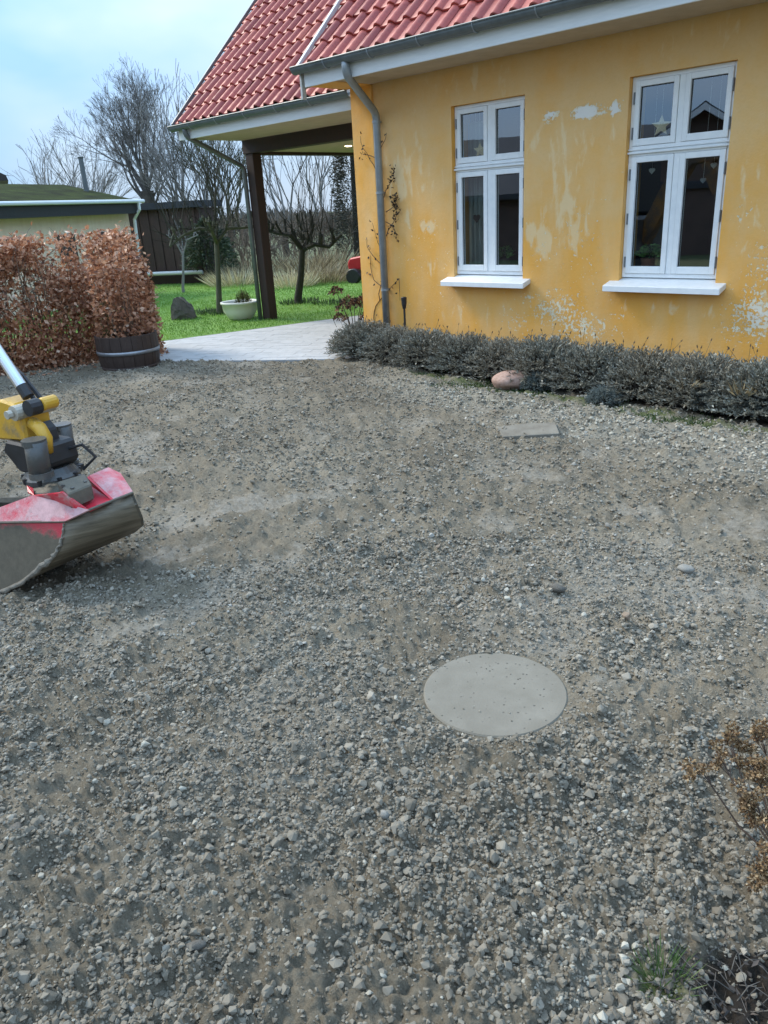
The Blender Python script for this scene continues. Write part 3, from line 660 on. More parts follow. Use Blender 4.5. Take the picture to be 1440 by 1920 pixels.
def proj(p):
    q = RW.T @ (np.array(p, float)-np.array([0, 0, HC])); return q[0]/q[2]*F+CX, q[1]/q[2]*F+CY
def vis_main(x, t):
    u, v = proj((x, 6.05+t*S2, 3.03+t*S2)); return v > -70 and u < 1130
def vis_porch(x, t):
    u, v = proj((x, 6.72+t*S2, 2.86+t*S2)); return v > -45 and u < 680
main = make_roof('roof', -6.86, 3.4, 6.05, 3.00, .29, 4.9, vis_main)
porch = make_roof('porch_roof', -10.40, -6.80, 6.72, 2.83, .275, 4.6, vis_porch)

def gutter(x0, x1, y, z, r=.062):
    b = hb(); n = 9; pr_ = []
    for k in range(n+1):
        a = math.pi+math.pi*k/n; pr_.append((y+r*math.cos(a), z+r*math.sin(a)))
    inner = [(y+(r-.006)*math.cos(math.pi+math.pi*k/n), z+(r-.006)*math.sin(math.pi+math.pi*k/n)) for k in range(n, -1, -1)]
    pl = pr_+inner; b.prism([(x0, yy, zz) for yy, zz in pl], (x1-x0, 0, 0))
    b.prism([(x0-.004, yy, zz) for yy, zz in pr_], (.004, 0, 0)); b.tube([(x0, y-r, z+.004), (x1, y-r, z+.004)], .009, 8)
    g = b.build('gutter', M['zinc'], house)
    xx = x0+.5
    while xx < x1-.1:
        k = hb(); pts = [(xx, y+(r+.003)*math.cos(math.pi+math.pi*i/n), z+(r+.003)*math.sin(math.pi+math.pi*i/n)) for i in range(n+1)]
        k.tube(pts, .006, 5); k.build('bracket', M['zinc_light'], g); xx += .62
    return g
gutter(-6.93, 3.4, 5.985, 2.985); gutter(-10.44, XL-.03, 6.655, 2.80)
def fascia(x0, x1, y, zb, zt, ysoff):
    b = hb(); b.box((x0, y, zb), (x1, y+.022, zt)); b.build('fascia_board', M['fascia'], house, bevel=.002)
    b = hb(); b.box((x0+.01 if ysoff > 7 else -6.46, y+.0225, zb+.012), (x1, ysoff, zb+.026)); b.build('soffit', M['soffit'], house)
fascia(-6.86, 3.4, 6.045, 2.808, 3.0, D-.031); fascia(-10.38, XL-.03, 6.715, 2.628, 2.84, 7.76)
# verge trims
def verge(x, ye, ze, L_, drop, mat, wd=.05):
    b = hb(); c = roof_frame(x, L_/2, 0, ye, ze)
    b.obox(c @ Vector((0, 0, .035)), (wd/2, 0, 0), c.to_3x3() @ Vector((0, L_/2, 0)), c.to_3x3() @ Vector((0, 0, .022)))
    b.build('verge_flashing', mat, house, bevel=.004)
verge(-6.885, 6.02, 2.97, 4.95, 0, M['flash'], .04); verge(-10.425, 6.69, 2.80, 4.6, 0, M['zinc'], .03)
b = hb(); b.box((-6.915, 6.03, 2.70), (-6.89, 6.085, 3.03)); b.prism([(-6.905, 6.09, 2.80), (-6.905, 6.09, 3.03), (-6.905, 7.3, 4.24), (-6.905, 7.3, 3.5), (-6.905, 6.80, 3.0)], (.02, 0, 0)); b.build('barge_board', M['flash'], house)
# porch ceiling, beams, posts
b = hb(); b.box((-10.118, 7.946, 2.475), (XL-.003, 13.2, 2.495)); pc = b.build('porch_ceiling', M['soffit'], house)
b = hb(); b.box((-10.34, 7.765, 2.455), (XL-.003, 7.945, 2.652)); b.build('porch_beam', M['dark_wood'], house, bevel=.005)
b = hb(); b.box((-10.30, 7.95, 2.436), (-10.12, 13.2, 2.60)); b.build('porch_beam', M['dark_wood'], house, bevel=.005)
b = hb(); b.box((-10.30, 7.775, -.02), (-10.12, 7.935, 2.453)); b.build('porch_post', M['dark_wood'], house, bevel=.006)
b = hb(); b.box((-10.30, 12.9, -.02), (-10.12, 13.06, 2.458)); b.build('porch_post', M['dark_wood'], house, bevel=.006)
lampc = PX(656, 273, -7.0); lampc = G(653, 274, 2.47)
s = NT('lit_lamp'); s.b.inputs['Emission Color'].default_value = (1, .8, .5, 1); s.b.inputs['Emission Strength'].default_value = 4.0
b = hb(); b.lathe([(0, 0), (.05, 0), (.05, -.006), (.036, -.008), (.036, -.003), (0, -.003)], 16, (lampc.x, lampc.y, 2.4735)); b.build('downlight', s.m, house)
# downpipes
def pipe(pts, r, mat, name='downpipe'):
    b = hb(); P = [Vector(p) for p in pts]; sm = [P[0]]
    for i in range(1, len(P)-1):
        a, c = P[i]+(P[i-1]-P[i]).normalized()*.07, P[i]+(P[i+1]-P[i]).normalized()*.07
        for k in range(5):
            t = k/4; sm.append(a*(1-t)**2+P[i]*2*t*(1-t)+c*t*t)
    sm.append(P[-1]); b.tube(sm, r, 14); o = b.build(name, mat, house, True); return o
xp = PY(714, 400, D-.07).x
dp = pipe([(-6.17, 5.985, 2.95), (-6.17, 5.985, 2.83), (xp, D-.065, 2.53), (xp, D-.065, -.02)], .040, M['zinc_light'])
for zz in (.72, 1.75, 2.45):
    b = hb(); b.lathe([(.0405, -.012), (.046, -.012), (.046, .012), (.0405, .012)], 14, (xp, D-.065, zz)); b.box((xp-.012, D-.03, zz-.01), (xp+.012, D, zz+.01)); b.build('pipe_clip', M['zinc_light'], dp)
px2 = -10.318
dp2 = pipe([(-10.12, 6.655, 2.755), (-10.12, 6.655, 2.66), (px2, 7.74, 2.28), (px2, 7.738, .02)], .034, M['zinc'])

# things behind the panes
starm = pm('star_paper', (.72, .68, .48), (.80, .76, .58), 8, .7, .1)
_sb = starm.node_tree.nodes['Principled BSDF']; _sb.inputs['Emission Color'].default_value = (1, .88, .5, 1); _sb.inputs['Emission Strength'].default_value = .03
def star(c, R, label, tilt):
    pts = []
    for k in range(10):
        a = math.pi/2+k*math.pi/5; r = R if k % 2 == 0 else R*.45; pts.append((r*math.cos(a), r*math.sin(a)))
    vs = [(p[0], 0, p[1]) for p in pts]+[(0, -.035, 0), (0, .035, 0)]; fs_ = []
    for k in range(10): fs_ += [(k, (k+1) % 10, 10), ((k+1) % 10, k, 11)]
    b = MB(); b.add(vs, fs_); o = b.build('paper_star', starm); o.location = c; o.rotation_euler = (0, tilt, .2)
    t = MB(); t.tube([(0, 0, R*.95), (0, 0, max(.05, 2.6-c[2]))], .0015, 4); t.build('thread', M['white'], o); o.rotation_euler = (0, 0, .2)
    return tag(o, label, 'star')
yi = D+.16
pp_ = PY(1240, 236, yi); star(pp_, .085, 'pale paper star hanging behind the upper left pane of the right window', .1)
pp_ = PY(900, 282, yi); star(pp_, .075, 'pale paper star hanging behind the upper left pane of the left window', -.1)
def heart(c, R, mat, label):
    pts = []
    for k in range(20):
        t = 2*math.pi*k/20; pts.append((R*math.sin(t)**3, 0, R*(13*math.cos(t)-5*math.cos(2*t)-2*math.cos(3*t)-math.cos(4*t))/16))
    b = MB(); b.prism(pts, (0, .012, 0)); o = b.build('hanging_heart', mat, bevel=.003); o.location = c
    t = MB(); t.tube([(0, .006, R*.3), (0, .006, max(.05, 2.6-c[2]))], .0012, 4); t.build('thread', M['white'], o)
    return tag(o, label, 'heart ornament')
mh = pm('heart_white', (.58, .56, .52), (.68, .66, .62), 8, .6, 0); mh2 = pm('heart_grey', (.25, .25, .25), (.33, .33, .32), 8, .6, 0); mh3 = pm('heart_dark', (.03, .022, .02), (.05, .035, .03), 8, .6, 0)
heart(PY(1222, 320, yi), .028, mh, 'white heart hanging alone in the lower left pane of the right window')
heart(PY(1338, 310, yi), .026, mh, 'upper white heart in the lower right pane of the right window')
heart(PY(1318, 338, yi), .024, mh2, 'lower greyish heart in the lower right pane of the right window')
heart(PY(893, 409, yi), .045, mh3, 'dark heart hanging in front of the pale curtain in the left window')
# curtain
b = MB(); n = 40; cx0 = PY(866, 450, D+.24).x; cx1 = PY(904, 450, D+.24).x; vs = []; fs_ = []
for i in range(n+1):
    t = i/n; xx = cx0+(cx1-cx0)*t; yy = D+.26+.022*math.sin(t*26)+.01*math.sin(t*61+1)
    vs += [(xx, yy, .0), (xx, yy, 2.35)]
for i in range(n): fs_.append((2*i, 2*i+2, 2*i+3, 2*i+1))
b.add(vs, fs_); o = b.build('curtain', leafmat('sheer_curtain', [(0, (.50, .54, .50)), (1, (.62, .66, .62))], .9, .3), smooth=True); md = o.modifiers.new('t', 'SOLIDIFY'); md.thickness = .004
tag(o, 'pale grey green curtain hanging in folds behind the left window', 'curtain')
def house_plant(c, R, Hh, label, pc):
    e = empty('potted_plant', c, label, 'potted plant')
    b = MB(); b.lathe([(.0, .0), (R*.55, 0), (R*.72, Hh*.38), (R*.66, Hh*.38), (R*.6, Hh*.3), (0, Hh*.3)], 18); b.build('pot', pc, e)
    n = 160; P = []; N_ = []
    for k in range(n):
        a = rng.random()*6.283; el = rng.random()*1.4; r = R*rng.uniform(.3, 1)
        P.append((r*math.cos(a)*math.cos(el), r*math.sin(a)*math.cos(el), Hh*.45+r*math.sin(el)*.9)); N_.append((math.cos(a), math.sin(a), rng.uniform(-.4, .6)))
    leaves('leaves', np.array(P), np.array(N_), rng.uniform(.03, .055, n), rng.uniform(.02, .035, n), leafmat('houseplant_leaf', [(0, (.08, .26, .05)), (1, (.26, .52, .14))], .4, .25), e)
    b = MB(); 
    for k in range(7): b.tube([(0, 0, Hh*.3), (rng.normal(0, R*.3), rng.normal(0, R*.3), Hh*.75)], .003, 4)
    b.build('stems', M['weed'], e)
terr = pm('terracotta', (.24, .085, .05), (.30, .115, .07), 8, .8, .1)
c = PY(1222, 490, D+.28); house_plant((c.x, D+.23, WZ0+.085), .11, .25, 'green leafy potted plant in terracotta pot inside the right window', terr)
c = PY(950, 492, D+.28); house_plant((c.x, D+.23, WZ0+.085), .10, .24, 'dim green potted plant inside the lower right pane of the left window', M['grey_rock'])
# wooden chair seen inside the right window
e = empty('wooden_chair', (-2.72, 7.9, -.05), 'brown wooden chair standing in the room behind the right window', 'chair')
mw = pm('chair_wood', (.13, .075, .04), (.19, .115, .06), 5, .5, .1, stretch=(1, 1, 6))
b = MB(); b.box((-.21, -.21, .44), (.21, .21, .47)); b.build('seat', mw, e)
for sx in (-1, 1):
    for sy in (-1, 1):
        b = MB(); b.tube([(sx*.18, sy*.18, 0), (sx*.18, sy*.18, .44 if sy < 0 else 1.15)], .018, 8); b.build('leg', mw, e)
b = MB(); b.box((-.16, .165, .62), (.16, .195, 1.14)); b.build('backrest', mw, e)

# ------------------------------------------------------------------ manhole lid, loose stones, boulder
def lid_mat():
    s = NT('concrete_lid'); n = s.noise(8, 5, .6); c = s.ramp(n, [(.3, (.150, .136, .105)), (.7, (.200, .184, .147))])
    v = s.n('ShaderNodeTexVoronoi'); v.inputs['Scale'].default_value = 42; s.l(s.co(), v.inputs['Vector'])
    pit = s.ramp(v.outputs['Distance'], [(.10, 1.0), (.22, 0.0)]); sel = s.ramp(s.noise(8, 3, .6), [(.44, 0.0), (.56, 1.0)])
    k = s.math('MULTIPLY', pit, sel); c = s.mix(s.math('MULTIPLY', k, .85), c, (.03, .028, .022)); c = s.mix(s.ramp(s.noise(3, 5, .7), [(.45, 0.0), (.68, .75)]), c, (.15, .135, .105)); s.col(c); s.rough(.82)
    s.bump(s.math('ADD', s.noise(130, 4, .6), s.math('MULTIPLY', k, -1.5)), .35, .004); return s.m
b = MB(); b.lathe([(0, -.05), (LIDR, -.05), (LIDR, .010), (LIDR-.005, .015), (0, .0155)], 72); o = b.build('manhole_lid', lid_mat(), bevel=0); o.location = (LID.x, LID.y, -.010)
tag(o, 'round grey concrete manhole lid set flush in the gravel', 'manhole lid')
def rock(name, c, size, mat, label, cat, seed, flat=.7, group=None, rz=0, sub=3, tilt=0):
    m_ = stone_mesh(name, seed, flat, sub)
    if sub == 4:
        bm = bmesh.new(); bmesh.ops.create_icosphere(bm, subdivisions=4, radius=.5); q_ = random.Random(seed); pl_ = [(Vector((q_.gauss(0, 1), q_.gauss(0, 1), q_.gauss(0, 1))).normalized(), q_.uniform(.34, .45)) for _ in range(7)]
        for v in bm.verts:
            p_ = v.co.copy()
            for n_, d0 in pl_:
                dd_ = p_.dot(n_)
                if dd_ > d0: p_ -= n_*(dd_-d0)*.75
            v.co = Vector((p_.x, p_.y, p_.z*flat))
        bm.to_mesh(m_); bm.free()
    for v in m_.vertices:
        q = v.co; nn = 0.03*math.sin(q.x*9+seed)+.03*math.sin(q.y*11+2*seed)+.03*math.sin(q.z*13); v.co = q*(1+nn)
    o = link(name, m_, mat, None, True); o.scale = size; o.rotation_euler = (tilt, 0, rz); o.location = c
    return tag(o, label, cat, group)
def gz(x, y): return float(height(np.array([x]), np.array([y]))[0])
p = G(956, 731); rock('boulder', (p.x, p.y+.05, .07), (.38, .27, .25), M['pink'], 'pinkish granite boulder at the foot of the lavender hedge', 'boulder', 4, .8, rz=.6, sub=4)
p = G(347, 600); bm = bmesh.new(); q_ = random.Random(3)
for v in ((-.20, -.12, 0), (.22, -.13, 0), (.20, .14, 0), (-.19, .13, 0), (-.19, -.10, .24), (-.14, .09, .36), (-.12, -.07, .39), (-.02, -.08, .40), (.02, .06, .385), (.12, -.09, .27), (.13, .07, .26), (.19, -.11, .12), (-.21, .02, .15), (.0, -.15, .14)): bm.verts.new((v[0]+q_.gauss(0, .01), v[1]+q_.gauss(0, .01), v[2]))
bmesh.ops.convex_hull(bm, input=bm.verts[:]); bmesh.ops.subdivide_edges(bm, edges=bm.edges[:], cuts=3, use_grid_fill=True)
for v in bm.verts: v.co += Vector((q_.gauss(0, .006), q_.gauss(0, .006), q_.gauss(0, .005)))
bmesh.ops.recalc_face_normals(bm, faces=bm.faces[:]); me_ = bpy.data.meshes.new('boulder'); bm.to_mesh(me_); bm.free()
o = link('boulder', me_, M['grey_rock']); o.location = (p.x, p.y, -.01); o.rotation_euler = (0, 0, .75); tag(o, 'upright grey brown boulder standing on the lawn', 'boulder')
p = G(1284, 1085); rock('stone', (p.x, p.y, gz(p.x, p.y)+.014), (.072, .058, .055), M['pale_stone'], 'smooth pale loose stone lying alone on the right of the yard', 'stone', 8, .75, rz=.3, sub=4)
p = G(1045, 1122); rock('stone', (p.x, p.y, gz(p.x, p.y)+.022), (.080, .072, .066), M['mud_stone'], 'muddy angular clod of stone beyond the manhole lid', 'stone', 21, .8)
p = G(372, 1800); rock('stone', (p.x, p.y, gz(p.x, p.y)+.006), (.056, .034, .034), M['mud_stone'], 'large flat grey stone tilted in the near gravel', 'stone', 15, .7, rz=.9, tilt=.5)
p = G(721, 1538); rock('stone', (p.x, p.y, gz(p.x, p.y)+.008), (.034, .03, .034), M['pale_stone'], 'small pale pointed stone in the gravel at the middle', 'stone', 31, .9)
p = G(38, 1585); rock('stone', (p.x, p.y, gz(p.x, p.y)+.004), (.055, .05, .034), M['mud_stone'], 'dull grey stone half sunk at the left picture edge', 'stone', 41, .7)
p = G(1123, 1680); rock('stone', (p.x, p.y, gz(p.x, p.y)+.006), (.016, .014, .013), M['pale_stone'], 'tiny white pebble left of the dried plant', 'stone', 51, .8)
p = G(250, 1902); rock('stone', (p.x, p.y, gz(p.x, p.y)+.005), (.026, .022, .02), M['pale_stone'], 'small whitish pebble at the bottom edge', 'stone', 53, .8)
p = G(608, 1405); rock('stone', (p.x, p.y, gz(p.x, p.y)+.004), (.034, .02, .02), M['mud_stone'], 'narrow pale brown stone in the gravel left of the lid', 'stone', 57, .8, rz=2)
b = MB(); b.prism([(-.20, -.13, -.03), (.20, -.14, -.03), (.22, .12, -.03), (.02, .15, -.03), (-.21, .11, -.03)], (0, 0, .048)); o = b.build('flagstone', pm('muddy_slab', (.13, .115, .09), (.21, .195, .16), 8, .85, .4, 50, .005), bevel=.004)
p = G(990, 818); o.location = (p.x, p.y, gz(p.x, p.y)-.008); o.rotation_euler = (0.03, -.02, .75); tag(o, 'flat grey slab half buried in the yard below the hedge', 'flagstone')
p = G(38, 705); rock('stone_post', (p.x-.25, p.y, .18), (.16, .16, .46), M['grey_rock'], 'weathered grey stone beside the base of the beech hedge', 'stone', 61, .95)

# ------------------------------------------------------------------ lavender hedge
def lavender(seed, leafm):
    g = np.random.default_rng(seed)
    e = empty('lavender_bush', (0, 0, 0)); st = MB(); P = []; N_ = []; K = []
    ns = 820
    for k in range(ns):
        a = g.random()*6.283; el = math.asin(g.random()**.8*.97+.02); r = g.uniform(.82, 1.02)
        tip = Vector((.40*r*math.cos(a)*math.cos(el), .37*r*math.sin(a)*math.cos(el), .05+.36*r*math.sin(el)))
        root = Vector((g.normal(0, .06), g.normal(0, .06), .0)); midp = root.lerp(tip, .55)+Vector((0, 0, .03))
        if k % 2 == 0: st.tube([root, midp, tip], [.004, .0028, .0015], 3, False)
        dr = (tip-midp).normalized()
        nl = 17
        for j in range(nl):
            t = .25+.75*j/nl; p = midp.lerp(tip, t); s_ = g.normal(0, 1, 3); s_ /= np.linalg.norm(s_)
            P.append((p.x, p.y, p.z)); N_.append((dr.x*.8+s_[0]*.7, dr.y*.8+s_[1]*.7, dr.z*.8+s_[2]*.7+.25)); K.append(min(1, max(0, g.normal(.5, .25))))
    n = len(P); 
    leaves('leaves', np.array(P), np.array(N_), g.uniform(.018, .036, n), g.uniform(.006, .011, n), leafm, e, .15, rnd=np.array(K))
    st.build('stems', M['lavstem'], e)
    fl = MB()
    for k in range(9):
        a = g.random()*6.283; q = g.random()**.5*.3; p0 = Vector((q*math.cos(a), q*math.sin(a), .33)); p1 = p0+Vector((g.normal(0, .03)+.04*math.cos(a), g.normal(0, .03)+.04*math.sin(a), g.uniform(.06, .13)))
        fl.tube([p0, p1], .0012, 3, False); fl.tube([p1, p1+(p1-p0).normalized()*.02], [.0045, .002], 4)
    kind(fl.build('dead_flower_stalks', M['lavstem'], e), 'stuff')
    return e
lv = [lavender(s_, M['lav']) for s_ in (1, 2, 3)]; lb = lavender(9, M['lav_blue'])
LV = [  # x, y, scale, proto, label
 (-6.38, 6.30, 1.08, 0, 'lavender bush at the house corner, end of the row below the downpipe'),
 (-5.86, 6.22, 1.0, 1, 'grey green lavender bush in front of the black spike light'),
 (-5.36, 6.20, 1.02, 2, 'lavender bush below the sill of the left window'),
 (-4.84, 6.16, 1.0, 0, 'lavender bush below the right end of the left window sill'),
 (-4.36, 6.12, .98, 1, 'lavender bush right behind the pink boulder'),
 (-3.86, 6.12, 1.08, 2, 'lavender bush standing just right of the pink boulder'),
 (-3.34, 6.08, 1.08, 0, 'lavender bush below the left end of the right window sill'),
 (-2.84, 6.05, 1.05, 1, 'lavender bush below the right end of the right window sill'),
 (-2.36, 6.02, 1.08, 2, 'lavender bush with dry straw leaves poking out beside it'),
 (-1.86, 5.98, 1.08, 0, 'rightmost lavender bush, cut by the picture edge'),
 (-1.36, 5.95, 1.05, 1, 'lavender bush continuing the row beyond the right edge')]
used = set(); pr = random.Random(2)
def place(proto, x, y, s_, label):
    if id(proto) in used: o = copy_tree(proto)
    else: o = proto; used.add(id(proto))
    row_ = s_ > .9; o.location = (x, y-(.05 if row_ else 0), 0); o.rotation_euler = (0, 0, pr.choice((0, math.pi))+pr.gauss(0, .12)-.05); o.scale = (s_*(1.22 if row_ else 1), s_*(1.12 if row_ else 1), s_*pr.uniform(.96, 1.02)); tag(o, label, 'lavender', 'lavender bushes along the house wall'); return o
for x_, y_, s_, k, lab in LV: place(lv[k], x_, y_, s_, lab)
for (u, v, s_, lab) in ((1125, 762, .40, 'small bluish lavender seedling in front of the row'), (1225, 725, .62, 'bluish lavender plant at the front of the row right of the boulder'),
                        (1335, 775, .55, 'bluish lavender plant spreading onto the gravel at the right'), (1400, 785, .62, 'bluish lavender plant at the right edge in front of the row'), (1275, 745, .55, 'bluish lavender plant under the sill of the right window, in front of the row'), (1000, 735, .42, 'small bluish lavender just right of the pink boulder')):
    p = G(u, v); o = place(lb, p.x, p.y+.05, s_, lab)
# dry straw leaves between the bushes
def straw_clump(c, n, ln, wd, label, lean=1.3):
    o = tuft('dry_grass', c, n, .07, ln, M['straw'], label, 'dry grass', None, wd, lean); return o
p = PY(1290, 690, 5.75); straw_clump((p.x, 5.72, .20), 12, .16, .020, 'broad dry straw coloured leaves among the lavender')
p = PY(1395, 700, 5.7); straw_clump((p.x, 5.70, .20), 60, .17, .012, 'tangled dry tan grass in the lavender near the right edge')
# weeds at the hedge foot
wr = random.Random(8)
n = 4200; t = rng.uniform(.22, .97, n); wx = LAV0.x+t*(LAV1.x-LAV0.x); wy = LAV0.y+t*(LAV1.y-LAV0.y)-rng.normal(.04, .13, n)
kp = fbm(wx, wy, 4.5, 2, 44) > .44; wx, wy = wx[kp], wy[kp]; n = len(wx)
kind(leaves('ground_weeds', np.stack([wx, wy, np.full(n, .0)], 1), np.stack([rng.normal(0, .7, n), rng.normal(0, .7, n), np.ones(n)*.7], 1), rng.uniform(.02, .055, n), rng.uniform(.006, .013, n), M['weed']), 'stuff')
p = G(1240, 1840); tuft('grass_tuft', (p.x, p.y, -.002), 110, .045, .085, leafmat('tuft_green', [(0, (.035, .075, .014)), (.6, (.075, .14, .03)), (1, (.16, .21, .08))], .6, .3), 'small bright green grass tuft at the lower right', 'grass tuft', None, .0028, .9)

# spike light
p = PY(757, 555, D-.25); e = empty('spike_light', (p.x, D-.25, 0), 'black garden spike light behind the lavender near the downpipe', 'garden light')
b = MB(); b.tube([(0, 0, 0), (0, 0, .56)], .012, 8); b.build('spike', M['black'], e)
b = MB(); b.lathe([(0, 0), (.018, 0), (.028, .05), (.032, .12), (.026, .125), (.024, .11), (0, .11)], 14, (0, 0, .55)); b.build('lamp_head', M['black'], e)

# climbing rose on the downpipe
cl = empty('climbing_rose', (xp, D-.03, 0), 'thin bare climbing rose on the downpipe and corner wall', 'climber')
st = MB(); lp = []; ln_ = []; cr_ = random.Random(12)
def cane(pts, r0): st.tube(pts, [r0*(1-.6*i/(len(pts)-1)) for i in range(len(pts))], 5, False)
def wander(p, d, n, step, jit):
    P = [Vector(p)]; d = Vector(d)
    for _ in range(n):
        d = (d+Vector((cr_.gauss(0, jit), cr_.gauss(0, jit*.25), cr_.gauss(0, jit)))).normalized(); q = P[-1]+d*step; q.y = min(-.005, max(-.09, q.y)); q.x = min(.20, max(-.24, q.x)); P.append(q)
    return P
for (x0, z0, dx, dz, n_) in ((-.06, .0, -.02, 1, 30), (-.10, .6, -.3, 1, 12), (.06, 1.3, .5, 1, 9), (-.03, 1.9, -.4, 1, 7), (.07, 1.55, .9, .4, 5), (-.05, 1.0, -.9, .9, 6), (-.05, .75, -.9, .8, 6), (.05, 1.7, .4, 1, 8), (-.04, 2.1, -.9, .2, 5), (.0, 2.15, .8, .1, 3), (.06, 1.45, .8, -.3, 4)):
    P = wander((x0, -.03, z0), (dx, 0, dz), n_, .075, .22); cane(P, .005)
    for q in P[2:]:
        if q.z > .9 or cr_.random() < .25:
            for _ in range(6 if 1.3 < q.z < 1.95 and q.x > 0 else 1): lp.append(tuple(q+Vector((cr_.gauss(0, .025), cr_.gauss(0, .01), cr_.gauss(0, .03))))); ln_.append((cr_.gauss(0, 1), -.5+cr_.gauss(0, .3), cr_.gauss(0, 1)))
st.build('canes', pm('rose_cane', (.05, .03, .022), (.10, .06, .04), 10, .7, 0), cl)
leaves('leaves', np.array(lp), np.array(ln_), .038, .024, leafmat('rose_leaf', [(0, (.02, .016, .01)), (.7, (.05, .035, .02)), (1, (.12, .06, .03))], .6, .15), cl)

# dead hydrangea at the house corner
def head(mb_list, c, R, n):
    g = rng; v = g.normal(size=(n, 3)); v /= np.linalg.norm(v, axis=1, keepdims=True); v[:, 2] = abs(v[:, 2])*.9-.25
    mb_list.append((np.array(c)+v*R*g.uniform(.55, 1, n)[:, None], v+g.normal(0, .5, (n, 3))))
hy = empty('dried_hydrangea', (-7.30, 6.95, 0), 'dried brown hydrangea with dark leaves at the house corner', 'shrub')
st = MB(); hs = []
for k in range(9):
    a = k*.75; tip = Vector((.22*math.cos(a), .2*math.sin(a), .32+.2*(k % 3)/2+(.12 if k % 2 else 0)))
    st.tube([(0, 0, 0), tip*.6+Vector((0, 0, .05)), tip], [.006, .005, .004], 5); head(hs, tip, .085, 70)
st.build('stems', M['lavstem'], hy)
hdm = leafmat('hydrangea_dry', [(0, (.018, .012, .010)), (.4, (.05, .03, .02)), (.75, (.16, .085, .045)), (1, (.36, .24, .14))], .8, .2)
for h in hs: leaves('flower_head', h[0], h[1], .04, .035, hdm, hy)

# ------------------------------------------------------------------ dried plant in the right foreground
fp = empty('dried_flower_plant', (-.235, 1.50, 0), 'dried brown flower plant with dark stems at the right edge', 'dried plant')
O = Vector((-.235, 1.50, 0)); mstem = pm('dead_stem', (.030, .018, .012), (.07, .042, .026), 30, .7, .2)
mh_ = leafmat('dried_florets', [(0, (.055, .030, .014)), (.4, (.17, .100, .044)), (.8, (.34, .225, .11)), (1, (.54, .42, .26))], .75, .3)
heads = [(1312, 1440, .30, .017), (1368, 1395, .31, .024), (1425, 1372, .33, .022), (1408, 1415, .29, .018), (1350, 1420, .30, .017), (1415, 1500, .27, .027), (1442, 1460, .28, .026), (1432, 1530, .25, .02), (1436, 1640, .15, .026), (1448, 1600, .20, .022), (1455, 1400, .33, .024), (1425, 1440, .30, .018)]
fork = O+Vector((-.055, .03, .15)); 
for i, (u, v, z_, R) in enumerate(heads):
    R *= 1.45
    tip = G(u, v, z_); b = MB(O); base = fork if i < 8 else O+Vector((0, 0, .02))
    m1 = base.lerp(tip, .45)+Vector((random.gauss(0, .008), random.gauss(0, .008), -.012))
    if i == 0: m1 = base.lerp(tip, .55)+Vector((0, 0, -.035))
    b.tube([base, m1, tip], [.0030, .0022, .0014], 6)
    for _ in range(5):
        q = tip+Vector((random.gauss(0, R*.6), random.gauss(0, R*.6), random.gauss(0, R*.4))); b.tube([m1.lerp(tip, .7), q], [.0012, .0007], 4)
    b.build('stem', mstem, fp)
    n = int(200*(R/.02)**1.5); vv = rng.normal(size=(n, 3)); vv /= np.linalg.norm(vv, axis=1, keepdims=True); vv[:, 2] *= .75
    cc = np.array(tip-O); sub_c = cc+rng.normal(0, R*.55, (7, 3)); P = sub_c[rng.integers(0, 7, n)]+vv*R*.42*rng.uniform(.4, 1, n)[:, None]
    leaves('flower_head', P, vv+rng.normal(0, .5, (n, 3)), rng.uniform(.006, .012, n), rng.uniform(.004, .008, n), mh_, fp, .3)
b = MB(O); b.tube([O, O+Vector((-.025, .02, .08)), fork], [.006, .005, .004], 7); b.build('stem', mstem, fp)
# grey twiggy growth in the dark bed
tw = empty('twiggy_plant', (-.31, 1.25, 0), 'low grey leafless twigs over dark soil in the lower right corner', 'dead plant'); st = MB()
for k in range(90):
    a = random.random()*6.283; r0 = random.random()**.6*.15;  p0 = Vector((r0*math.cos(a), r0*math.sin(a), -.005)); r1 = random.uniform(.05, .12); a2 = a+random.gauss(0, 1.2)
    p2 = p0+Vector((r1*math.cos(a2), r1*math.sin(a2), random.uniform(.0, .05))); st.tube([p0, p0.lerp(p2, .5)+Vector((0, 0, .02)), p2], [.0016, .0012, .0006], 4)
st.build('twigs', pm('grey_twig', (.045, .04, .034), (.11, .10, .085), 30, .85, 0), tw)
nl = 260; a = rng.random(nl)*6.283; r = rng.random(nl)**.5*.15
leaves('dead_leaves', np.stack([r*np.cos(a), r*np.sin(a), rng.uniform(.005, .03, nl)], 1), rng.normal(size=(nl, 3)), rng.uniform(.012, .028, nl), rng.uniform(.003, .010, nl), leafmat('dead_leaf', [(0, (.012, .010, .008)), (.6, (.04, .036, .034)), (1, (.10, .075, .055))], .8, .1), tw)
# faint greyish twigs left of it
tw2 = empty('twiggy_plant', (-.475, 1.38, 0), 'faint greyish dead twigs lying left of the dark bed', 'dead plant'); st = MB()
for k in range(26):
    a = random.random()*6.283; p0 = Vector((random.gauss(0, .02), random.gauss(0, .02), .0)); p2 = p0+Vector((.06*math.cos(a), .06*math.sin(a), random.uniform(.01, .05))); st.tube([p0, p0.lerp(p2, .5)+Vector((0, 0, .008)), p2], [.0011, .0008, .0005], 4)
st.build('twigs', pm('ash_twig', (.07, .075, .07), (.13, .135, .125), 30, .85, 0), tw2)

